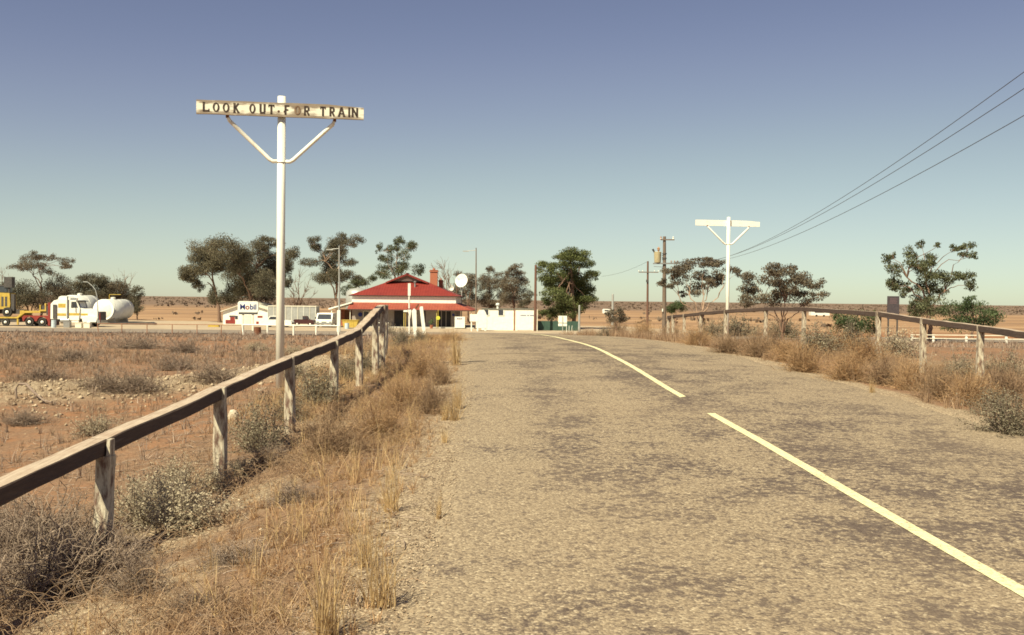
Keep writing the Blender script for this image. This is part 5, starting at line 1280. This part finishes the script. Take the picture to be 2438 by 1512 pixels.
bare_tree('bare_tree', 'leafless tree between the chimney and the satellite dish', 148, b_(C3, [(1720, 960)])[0], b_(C3, [(1610, 440), (1500, 490), (1560, 600), (1640, 560), (1430, 480), (1790, 620)]), .12, bark=BARK, seed=39, sub=9)
T('gum_tree', 'brown tree massed behind the satellite dish', 152, C4, (420, 1000), [(330, 560, 80, 40), (440, 700, 70, 80), (400, 850, 90, 90), (480, 620, 60, 50), (300, 760, 70, 70)], GUMB, seed=40, trunk_top=.3)
T('gum_tree', 'brown grey tree behind the amenities block, nearer the lamp post', 154, C4, (680, 1000), [(700, 500, 50, 50), (620, 600, 60, 50), (680, 640, 70, 60), (830, 600, 80, 60), (820, 760, 90, 80), (650, 780, 90, 80), (700, 900, 120, 70)], GUMB, seed=41, trunk_top=.3)
T('gum_tree', 'tall rounded brown tree behind the white shed', 150, C4, (1020, 1000), [(920, 540, 60, 40), (1060, 460, 70, 50), (1060, 560, 100, 60), (1120, 640, 80, 50), (960, 680, 100, 70), (1060, 780, 120, 80), (1000, 900, 140, 70)], GUMB, seed=42, trunk_top=.3)
T('bushy_tree', 'low grey tree between the brown trees and the red brown pole', 150, C4, (1200, 1000), [(1220, 820, 70, 40), (1180, 900, 70, 40), (1130, 960, 60, 40)], GUM, seed=43, r0=.1, trunk_top=.3)
T('pine_tree', 'dense dark green pine over the green fence', 126, C4, (1800, 1270), [(1740, 270, 80, 60), (1880, 280, 90, 60), (1640, 330, 60, 35), (1960, 370, 90, 50), (1800, 380, 110, 60), (1700, 440, 110, 50), (1440, 480, 80, 60), (1520, 560, 110, 60), (1700, 560, 130, 60), (1880, 560, 130, 60), (2060, 560, 70, 45), (1480, 640, 70, 50), (1640, 680, 140, 60), (1850, 680, 140, 70), (2000, 720, 80, 60), (1540, 820, 120, 60), (1740, 800, 140, 70), (1920, 830, 140, 70), (2020, 880, 70, 50), (1480, 900, 60, 40), (1700, 920, 120, 70), (1880, 960, 110, 60), (1430, 1070, 60, 40), (1560, 1040, 90, 60), (1740, 1060, 90, 60)], PINE, seed=44, r0=.32, dens=1.6, fac=1.1, forks=5, hang=.1, trunk_top=.75, leaf=.19)
T('mallee_tree', 'umbrella crowned mallee behind the back of the blank railway sign', 100, C5, (1300, 1260), [(860, 840, 50, 40), (980, 720, 90, 40), (1100, 680, 90, 45), (1230, 620, 100, 40), (1330, 610, 90, 35), (1430, 610, 80, 40), (1540, 630, 70, 40), (1650, 680, 60, 35), (1700, 730, 40, 30), (1080, 780, 80, 45), (1330, 760, 90, 45), (1480, 760, 90, 50), (1280, 890, 90, 50), (1400, 830, 60, 40), (1530, 830, 60, 40), (1010, 870, 60, 30), (1130, 960, 40, 30)], GUMB, bark=BARKPALE, seed=45, r0=.16, dens=1.05, fac=1.0, forks=6, trunk_top=.14, leaf=.2, twigs=5)
T('mallee_tree', 'spreading brown mallee to the right of the blank railway sign', 94, C6, (290, 930), [(60, 540, 60, 50), (190, 470, 80, 40), (300, 470, 70, 40), (230, 540, 90, 40), (100, 600, 80, 40), (340, 560, 80, 50), (470, 530, 70, 45), (570, 570, 50, 35), (260, 610, 60, 40), (440, 620, 70, 40), (60, 680, 60, 35), (200, 680, 90, 40), (340, 660, 90, 40), (520, 660, 60, 30), (30, 720, 50, 25), (500, 710, 50, 25)], GUMB, bark=BARK, seed=46, r0=.17, dens=1.05, fac=.95, forks=6, trunk_top=.14, leaf=.2, twigs=5)
T('gum_tree', 'green leaning gum beside the dark information board at right', 97, C6, (1440, 1010), [(1130, 370, 35, 35), (1190, 350, 25, 30), (1290, 330, 50, 40), (1410, 280, 30, 15), (1460, 250, 30, 30), (1580, 300, 40, 25), (1670, 300, 60, 35), (1780, 340, 60, 35), (1150, 450, 60, 40), (1280, 430, 70, 50), (1400, 400, 70, 50), (1530, 380, 70, 45), (1150, 570, 50, 50), (1250, 560, 70, 50), (1430, 490, 80, 60), (1560, 500, 90, 50), (1680, 500, 70, 40), (1450, 590, 80, 50), (1580, 590, 80, 50), (1700, 570, 50, 40), (1270, 640, 50, 35), (1320, 740, 110, 70), (1400, 700, 60, 60), (1250, 760, 50, 50)], GUMG, bark=BARK, seed=47, r0=.24, dens=.95, fac=.85, forks=6, trunk_top=.3, leaf=.2, hang=.8)
T('pepper_tree', 'feathery light green pepper tree right of the leaning gum', 106, C6, (1760, 960), [(1740, 700, 70, 45), (1640, 770, 100, 60), (1780, 790, 110, 70), (1930, 820, 90, 60), (1700, 880, 150, 60), (1900, 880, 110, 50)], PEPPER, seed=48, r0=.16, dens=.8, fac=.8, trunk_top=.3, leaf=.2, hang=1.2)
T('bushy_tree', 'green bush behind the right fence below the horizon', 88, C6, (880, 970), [(880, 860, 100, 60), (770, 850, 80, 40), (950, 910, 70, 50), (800, 920, 80, 40)], PEPPER, seed=49, r0=.1, trunk_top=.3, leaf=.17, gz=-1.75)
T('bushy_tree', 'round green bush on the plain right of the power pole', 150, C5, (1030, 1150), [(1000, 1110, 60, 45), (1060, 1110, 60, 45), (1030, 1090, 60, 35)], PEPPER, seed=50, r0=.1, trunk_top=.3)
T('bushy_tree', 'dark round shrub left of the slim dark pole', 96, C5, (370, 1260), [(330, 1200, 60, 45), (400, 1180, 50, 40), (370, 1240, 80, 40)], GUMB, seed=51, r0=.08, trunk_top=.3, leaf=.16, gz=-1.9)

# ------------------------------------------------------------------ shrubs one by one
SH = [
 ('salt', 228, 1036, 128, 72, 'round pale grey saltbush alone on the red ground left of the fence'),
 ('brush', 60, 1440, 330, 175, 'tangled dead bush filling the bottom left corner'),
 ('brush', 190, 1400, 300, 190, 'tangled dead bush around the foot of the nearest left post'),
 ('brush', 330, 1420, 170, 130, 'dead twigs splayed towards the road right of the nearest left post'),
 ('brush', 20, 1290, 260, 130, 'dead bush under the left fence rail at the frame edge'),
 ('salt', 340, 1250, 200, 150, 'leafy grey green saltbush just behind the nearest left post'),
 ('salt', 445, 1262, 250, 150, 'leafy saltbush with dark hollow right of the nearest left post'),
 ('salt', 510, 1170, 130, 90, 'small saltbush at the foot of the second left post'),
 ('salt', 420, 1160, 150, 100, 'saltbush behind the rail between the first and second left posts'),
 ('saltd', 625, 1068, 175, 150, 'dark grey green saltbush between the second and third left posts'),
 ('saltd', 755, 962, 150, 118, 'dark saltbush behind the fence between the third and fourth left posts'),
 ('saltd', 700, 905, 90, 60, 'low grey bush just beyond the third left post'),
 ('brush', 640, 1110, 130, 70, 'dead stems on the ground in front of the dark saltbush'),
 ('saltd', 872, 885, 110, 75, 'grey bush behind the fifth left post'),
 ('saltd', 955, 826, 75, 58, 'grey green bush at the end of the left fence, under the slanting planks'),
 ('saltd', 1000, 815, 60, 38, 'small grey green bush right of the slanting planks'),
 ('saltd', 925, 800, 50, 40, 'grey bush hugging the last post of the left fence'),
 ('salt', 610, 835, 80, 30, 'low pale bush on the plain left of the tall sign pole'),
 ('salt', 700, 845, 70, 34, 'low pale bush on the plain right of the tall sign pole'),
 ('dryred', 790, 1085, 190, 120, 'reddish dry bush right of the third left post'),
 ('dry', 900, 1045, 170, 90, 'golden dry bush in the middle of the left verge'),
 ('dry', 960, 975, 150, 85, 'golden dry bush on the left verge below the house'),
 ('dryred', 1030, 985, 110, 95, 'reddish dry bush near the left road edge'),
 ('dry', 1000, 900, 110, 60, 'dry bush on the left verge nearer the crossing'),
 ('dryred', 1050, 915, 80, 60, 'reddish dry bush hugging the left road edge nearer the crossing'),
 ('dry', 1075, 812, 80, 26, 'flat golden bush at the left road edge on the crest'),
 ('dry', 1020, 812, 60, 22, 'flat tan bush on the crest below the slanting planks'),
 ('brush', 250, 925, 150, 55, 'dark grey brush clump on the plain below the white tanks'),
 ('brush', 330, 930, 140, 65, 'dark grey brush clump on the plain right of its neighbour'),
 ('brush', 100, 905, 140, 45, 'low grey brush on the plain behind the fallen branch'),
 ('brush', 510, 905, 150, 55, 'pale grey brush on the plain left of the tall sign pole'),
 ('brush', 60, 1010, 120, 50, 'low grey brush at the left frame edge of the plain'),
 ('saltd', 1690, 812, 80, 52, 'grey green bush at the right road edge below the power pole'),
 ('dryred', 1600, 806, 70, 34, 'low reddish bush at the right road edge on the crest'),
 ('dryred', 1470, 801, 60, 40, 'reddish bush where the right road edge meets the crest'),
 ('dry', 1530, 803, 70, 36, 'tan bush on the crest beside the slim dark pole'),
 ('saltd', 1440, 800, 36, 22, 'small grey green tuft at the crest beyond the right road edge'),
 ('dryred', 1735, 840, 95, 50, 'reddish dry bush on the right verge below the blank railway sign'),
 ('dryred', 1800, 850, 90, 62, 'reddish dry bush on the right verge next to the grey shrub'),
 ('saltd', 1760, 800, 120, 52, 'grey green bush under the right fence below the blank railway sign'),
 ('dry', 1915, 885, 110, 72, 'large tan bush at the right road edge'),
 ('saltd', 1950, 850, 130, 80, 'grey green bush under the right fence behind the tan bush'),
 ('saltd', 1860, 805, 110, 45, 'low grey bush under the highest stretch of the right fence'),
 ('saltd', 2020, 830, 100, 70, 'grey bush left of the fence post by the information board'),
 ('salt', 2140, 850, 120, 70, 'pale grey bush between two right fence posts'),
 ('dry', 2020, 905, 120, 70, 'golden dry bush at the right road edge below the fence'),
 ('dryred', 2110, 915, 120, 72, 'reddish dry bush at the right road edge below the information board'),
 ('dryred', 2230, 950, 120, 90, 'reddish dry stand of stems below the leaning gum'),
 ('dry', 2170, 930, 110, 75, 'golden stand of stems left of the reddish one'),
 ('dry', 2310, 965, 130, 85, 'golden dry bush in front of the last right fence post in view'),
 ('saltd', 2400, 1030, 170, 95, 'dark grey green bush at the right frame edge beside the road'),
 ('saltd', 2370, 990, 120, 70, 'smaller dark bush just behind the one at the right frame edge'),
 ('saltd', 2400, 900, 110, 70, 'grey bush right of the last right fence post in view'),
 ('salt', 385, 1215, 250, 130, 'wide pale saltbush filling the gap behind the leafy one with the dark hollow'),
 ('salt', 575, 1130, 90, 60, 'small pale saltbush right of the second left post'),
 ('saltd', 690, 1000, 110, 80, 'grey bush behind the third left post, right of the dark saltbush'),
 ('saltd', 820, 905, 100, 66, 'grey bush between the fourth and fifth left posts'),
 ('brush', 570, 1335, 210, 55, 'thin purple grey brush in the middle of the left verge'),
 ('brush', 700, 1190, 150, 50, 'thin grey brush beside the rail shadow on the left verge'),
 ('brush', 470, 1440, 170, 50, 'flattened grey stems near the bottom of the left verge'),
 ('brush', 30, 1370, 300, 190, 'tangled dead bush at the left frame edge below the rail'),
 ('brush', 130, 1320, 300, 160, 'tangled dead bush left of the nearest left post'),
 ('brush', 250, 1350, 200, 130, 'grey dead bush just right of the nearest left post'),
 ('dry', 1985, 850, 100, 66, 'pale bush between the grey green bush and the fence post by the information board'),
 ('dry', 2060, 870, 110, 70, 'golden bush at the foot of the fence post by the information board'),
 ('saltd', 2280, 905, 110, 70, 'grey bush between the two rightmost fence posts in view'),
 ('dryred', 2390, 960, 130, 90, 'reddish dry bush between the last fence post and the frame edge'),
 ('dryred', 1830, 835, 90, 50, 'pale reddish bush left of the large tan bush at the right road edge'),
 ('dry', 1660, 822, 80, 44, 'golden bush at the right road edge below the transformer pole'),
 ('dry', 1870, 862, 90, 60, 'golden bush tucked beside the large tan bush'),
 ('brush', 420, 880, 140, 40, 'low dark brush along the old rail bed left of the tall sign'),
 ('brush', 180, 860, 160, 36, 'low dark brush on the plain below the white truck'),
 ('brush', 330, 830, 170, 34, 'long low brush on the plain below the round tank'),
 ('brush', 60, 835, 150, 34, 'long low brush on the plain below the grader'),
 ('brush', 440, 840, 120, 36, 'low brush on the plain below the rusty pipe fence'),
 ('tuft', 1085, 870, 46, 75, 'tall pale straw tuft standing on the left road edge'),
 ('tuft', 1060, 1052, 30, 35, 'small lone straw tuft on the road edge gravel'),
 ('tuft', 1082, 1000, 44, 52, 'straw tuft on the road edge, right of a pair'),
 ('tuft', 1060, 1000, 40, 46, 'straw tuft on the road edge, left of a pair'),
 ('tuft', 1090, 968, 46, 60, 'straw tuft leaning over the road edge below the tall one'),
 ('tuft', 905, 1445, 120, 150, 'big yellow straw tuft at the road edge near the bottom'),
 ('tuft', 780, 1520, 160, 190, 'yellow straw tuft cut by the bottom frame edge'),
 ('tuft', 870, 1350, 80, 110, 'yellow straw tuft above the big one on the left verge'),
 ('tuft', 930, 1220, 70, 90, 'pale straw tuft midway along the left verge'),
 ('tuft', 1045, 1230, 30, 55, 'thin straw tuft alone on the gravel near the seal'),
 ('tuft', 2075, 935, 26, 34, 'small tuft at the right road edge below the fence'),
]
for k_, u_, v_, w_, h_, lab in SH:
    big = u_ > 1420 and k_ != 'tuft'
    if k_ == 'tuft': w_, h_ = w_ * 1.3, h_ * 1.2
    if k_ in ('dry', 'dryred') and not big: w_, h_ = w_ * 1.1, h_ * 1.15
    shrub(k_, u_, v_, w_ * (1.18 if big else 1), h_ * (1.22 if big else 1), lab)

# ------------------------------------------------------------------ loose stones and a fallen branch
def rock(label, u, v, wpx, seed, m=STONE, hf=.8):
    p = ground_hit(u, v); s_ = wpx * p.y / FPX / 2; rnd = random.Random(seed)
    bm = bmesh.new(); bmesh.ops.create_icosphere(bm, subdivisions=2, radius=1)
    for v_ in bm.verts:
        k = .75 + .35 * float(fnoise(v_.co.x * 2 + seed, v_.co.y * 2 + v_.co.z * 3, 1.2, seed)); v_.co *= k * rnd.uniform(.94, 1.05)
    me = bpy.data.meshes.new('rock'); bm.to_mesh(me); bm.free(); me.materials.append(m)
    o = link('rock', me, (p.x, p.y, p.z + s_ * hf * .45)); o.scale = (s_, s_ * .9, s_ * hf); o.rotation_euler = (0, 0, rnd.uniform(0, 6))
    return tag(o, label, 'rock')
rock('large white limestone rock behind the second left fence post', 557, 1000, 31, 1, hf=1.15)
rock('white rock at the foot of the fifth left fence post', 872, 905, 14, 2)
rock('small yellow pebble lying alone on the left verge', 622, 1264, 13, 3)
rock('white stone near the bottom left frame edge', 74, 1475, 22, 4)
rock('white stone cut by the bottom edge beside the fence shadow', 255, 1508, 24, 5)
rock('pale stone on the plain, right of a pair below the rusty pipe fence', 561, 803, 5, 6)
rock('pale stone on the plain, left of a pair below the rusty pipe fence', 500, 802, 7, 7)
p = ground_hit(40, 950); s_ = p.y / FPX
tag(MB().tube([(0, 0, 0), (-.02, 0, .16), (.03, .02, .24), (.16, .0, .23), (.32, -.1, .12), (.52, -.2, .0), (.7, -.3, -.02)], [.018, .018, .02, .02, .018, .014, .008], 7).build('fallen_branch', TWIGD), 'bent fallen branch arching off the red ground at left', 'branch').location = p

# ------------------------------------------------------------------ ground cover nobody could count
def scatter(n, x0, x1, y0, y1, ok, rng, power=1.0):
    x = rng.uniform(x0, x1, n); y = y0 + (y1 - y0) * rng.uniform(0, 1, n) ** power
    k = ok(x, y, rng); x, y = x[k], y[k]
    return np.stack([x, y, hfun(x, y) - .01], -1)
def stuff(name, V, Fc, T_, mats, label, cat, mi=None):
    o = link(name, np_mesh(name, V, Fc, mats, {'tone': T_}, mi)); return tag(o, label, cat, kind='stuff')
rng = np.random.default_rng(77)
def left_verge(x, y, r):
    d = xl(y) - x; f = fnoise(x, y, .9, 71)
    return (d > -.05) & (d < 2.9) & (r.uniform(0, 1, len(x)) < np.clip((f - .30) * 3.6, 0.06, 1) * sstep(d, -.05, .55) * np.where(y < 12, np.clip(1.45 - d * .78, .03, .9), .95))
c = scatter(18000, -5, .3, 3.6, 31, left_verge, rng, 1.15)
V, Fc, T_ = blades(c, 18, rng.uniform(.05, .17, len(c)), 1.0, .0026, rng, 3, (.45, .28))
stuff('dry_grass', V, Fc, T_, [DRY], 'dry golden brown grass covering the left verge between fence and road', 'grass')
c = scatter(2000, -5, .3, 3.6, 31, left_verge, rng)
V, Fc, T_ = blades(c, 12, rng.uniform(.14, .36, len(c)), .42, .0024, rng, 4, (.62, .22))
stuff('straw_grass', V, Fc, T_, [STRAW], 'taller pale straw stems standing among the left verge grass', 'grass')
def right_verge(x, y, r):
    d = x - xr(y); f = fnoise(x, y, 1.1, 72)
    return (d > -.05) & (d < 5.5) & (r.uniform(0, 1, len(x)) < np.clip((f - .30) * 3.4, .05, 1) * sstep(d, -.05, .5))
c = scatter(9000, 2, 12, 9, 44, right_verge, rng, .8)
V, Fc, T_ = blades(c, 14, rng.uniform(.12, .42, len(c)), .5, .0045, rng, 4, (.42, .24))
stuff('dry_grass', V, Fc, T_, [DRYRED], 'dry reddish grass covering the right verge up to the fence', 'grass')
def plain(x, y, r):
    d = np.maximum(xl(y) - x, x - xr(y)); f = fnoise(x, y, 3.2, 73); tr = np.abs(y - (20 + .8 * (x + 4.8))) / 1.28
    inv = np.abs(x) < y * .56 + 2
    return inv & (d > 2.3) & (r.uniform(0, 1, len(x)) < np.clip((f - .34) * 3.4, .06, 1)) & (tr > 1.0)
c = scatter(25000, -55, 55, 5.5, 95, plain, rng, 1.6)
cl_ = fnoise(c[:, 0], c[:, 1], 3.2, 73)
V, Fc, T_ = blades(c, 13, rng.uniform(.07, .20, len(c)) * (1 + c[:, 1] / 80) * (.4 + 1.4 * cl_), 1.15, .0014 + c[:, 1] * .00028, rng, 3, (.42, .24))
dv = np.repeat(np.repeat(c[:, 1], 11), 6)
stuff('scrub_cover', V, Fc, T_, [DEADM], 'low grey brown dry scrub scattered over the red plain', 'ground cover')
def near_plain(x, y, r):
    f = fnoise(x, y, 1.5, 75); return (xl(y) - x > 2.4) & (np.abs(x) < y * .56 + 1.5) & (r.uniform(0, 1, len(x)) < np.clip((f - .40) * 4.5, .02, 1))
c = scatter(16500, -19, -2.8, 6, 34, near_plain, rng, 1.1)
V, Fc, T_ = blades(c, 12, rng.uniform(.05, .17, len(c)) * (.6 + c[:, 1] / 30), 1.25, .0012 + c[:, 1] * .00016, rng, 3, (.42, .26))
stuff('scrub_cover', V, Fc, T_, [SCRUBM], 'matted dry scrub and grass on the red ground left of the fence', 'ground cover')
# wiry dry stems arching over the verge
n = 18000; y = 3.5 + 22 * rng.uniform(0, 1, n) ** 1.4; x = xl(y) - rng.uniform(.0, 2.7, n); f = fnoise(x, y, .8, 78)
k = rng.uniform(0, 1, n) < np.clip((f - .36) * 4, .02, 1) * sstep(xl(y) - x, 0, .5); x, y = x[k], y[k]; n = len(x)
az = rng.uniform(0, 6.283, n); L = rng.uniform(.10, .34, n); hp = L * rng.uniform(.2, .75, n); tq = np.linspace(0, 1, 5)
pp = np.stack([x[:, None] + np.cos(az)[:, None] * L[:, None] * tq, y[:, None] + np.sin(az)[:, None] * L[:, None] * tq, hfun(x, y)[:, None] + hp[:, None] * np.sin(tq * 2.2)], -1)
pp = pp + np.cumsum(rng.normal(scale=.011, size=pp.shape), 1) * np.array([0, 1, 1, 1, 1])[None, :, None]
v_, f_ = strip_tubes(pp, np.linspace(1, .5, 5)[None] * rng.uniform(.0012, .0028, (n, 1)))
stuff('wiry_stems', v_, f_, np.repeat(np.clip(rng.normal(.5, .28, n), 0, 1), 15), [DRYRED], 'wiry dry stems arching through the left verge grass', 'grass')
# dead stems and leaf litter lying on the verge
n = 5200; x = rng.uniform(-6, .2, n); y = 3.4 + 20 * rng.uniform(0, 1, n) ** 1.3; k = (xl(y) - x > .0); x, y = x[k], y[k]; n = len(x)
az = rng.uniform(0, np.pi * 2, n); L = rng.uniform(.04, .22, n); tq = np.linspace(-.5, .5, 4)
px = x[:, None] + np.cos(az)[:, None] * L[:, None] * tq; py = y[:, None] + np.sin(az)[:, None] * L[:, None] * tq
pz = hfun(px, py) + .006 + np.abs(rng.normal(scale=.012, size=(n, 1))) + rng.normal(scale=.006, size=(n, 4))
v_, f_ = strip_tubes(np.stack([px, py, pz], -1) + np.cumsum(rng.normal(scale=.006, size=(n, 4, 3)) * np.array([1, 1, 0]), 1), np.full((n, 4), 1.0) * rng.uniform(.0014, .0042, (n, 1)))
stuff('twig_litter', v_, f_, np.repeat(np.clip(rng.normal(.55, .25, n), 0, 1), 12), [DEADM], 'dead twigs and stems littering the ground about the left fence', 'litter')
# pebbles: gravel edge, rubble of the old rail bed, scattered stones
def pebbles(name, x, y, size, label, tone=.5):
    n = len(x); base = np.array([(1, 0, 0), (0, 1, 0), (-1, 0, 0), (0, -1, 0), (0, 0, .8), (0, 0, -.8)])
    an = rng.uniform(0, 6.28, n); ca, sa = np.cos(an), np.sin(an)
    b = base[None] * size[:, None, None] * rng.uniform(.55, 1.15, (n, 6, 1)) * np.array([1, 1, .8])
    bx_ = b[..., 0] * ca[:, None] - b[..., 1] * sa[:, None]; by_ = b[..., 0] * sa[:, None] + b[..., 1] * ca[:, None]
    V = np.stack([bx_ + x[:, None], by_ + y[:, None], b[..., 2] + np.where((x > xl(y)) & (x < xr(y)), road_top(x, y), hfun(x, y))[:, None] + size[:, None] * .25], -1).reshape(-1, 3)
    tri = np.array([(0, 1, 4), (1, 2, 4), (2, 3, 4), (3, 0, 4), (1, 0, 5), (2, 1, 5), (3, 2, 5), (0, 3, 5)])
    Fc = (np.arange(n)[:, None, None] * 6 + tri[None]).reshape(-1, 3)
    return stuff(name, V, Fc, np.repeat(np.clip(rng.normal(tone, .28, n), 0, 1), 6), [PEB], label, 'stones')
PEB = leaf_mat('pebble_stone', (.19, .125, .082), (.47, .37, .26), 0, .9)
n = 3800; y = 3.4 + 14 * rng.uniform(0, 1, n) ** 1.5; x = xl(y) + .25 - np.abs(rng.normal(scale=.6, size=n))
pebbles('road_gravel', x, y, rng.uniform(.004, .013, n), 'loose pale chips along the left edge of the seal')
n = 4200; x = rng.uniform(-22, -3.6, n); y = 20 + .8 * (x + 4.8) + rng.normal(scale=1.15, size=n) * 1.28 - .4; k = y > 4; x, y = x[k], y[k]
pebbles('rail_bed_rubble', x, y, rng.uniform(.02, .065, len(x)) * rng.uniform(.35, 1.1, len(x)), 'pale rubble of the old rail bed running off to the left', .62)
n = 700; x = rng.normal(11.5, 3.2, n); y = rng.normal(25, 2.2, n); k = (x - xr(y) > 3); x, y = x[k], y[k]
pebbles('rail_bed_rubble', x, y, rng.uniform(.015, .045, len(x)), 'pale rubble of the old rail bed behind the right fence')
n = 1500; x = rng.uniform(-8, -.6, n); y = rng.uniform(3.6, 16, n); k = xl(y) - x > .3; x, y = x[k], y[k]
pebbles('scattered_stones', x, y, rng.uniform(.006, .026, len(x)) * rng.uniform(.4, 1, len(x)), 'small stones scattered over the red ground at left')
# far scrub on the plain
FARS = leaf_mat('far_scrub_leaves', (.125, .088, .065), (.25, .178, .125), .25)
n = 5200; y = 150 * (2400 / 150) ** rng.uniform(0, 1, n); x = y * rng.uniform(-.6, .6, n)
f = fnoise(x, y, 60, 91); k = rng.uniform(0, 1, n) < np.where(y < 420, np.clip((f - .52) * 2.2, 0, .35), .9); x, y = x[k], y[k]; n = len(x)
sz = rng.uniform(.4, 1.05, n) * (1 + y / 1500)
m_ = 7; cc = np.repeat(np.stack([x, y, hfun(x, y)], -1), m_, 0); ss = np.repeat(sz, m_)
off = rng.normal(size=(n * m_, 3)) * ss[:, None] * np.array([.6, .6, .22]); off[:, 2] = np.abs(off[:, 2]) + ss * .2
lv = leaf_quads(cc + off, 1.0, rng, 0, .7); lv = (lv.reshape(-1, 4, 3) - (cc + off)[:, None]) * ss[:, None, None] * .9 + (cc + off)[:, None]
stuff('far_scrub', lv.reshape(-1, 3), np.arange(n * m_ * 4).reshape(-1, 4), np.repeat(np.repeat(np.clip(rng.normal(.4, .25, n), 0, 1), m_), 4), [FARS], 'dark low scrub speckling the plain to the horizon', 'ground cover')
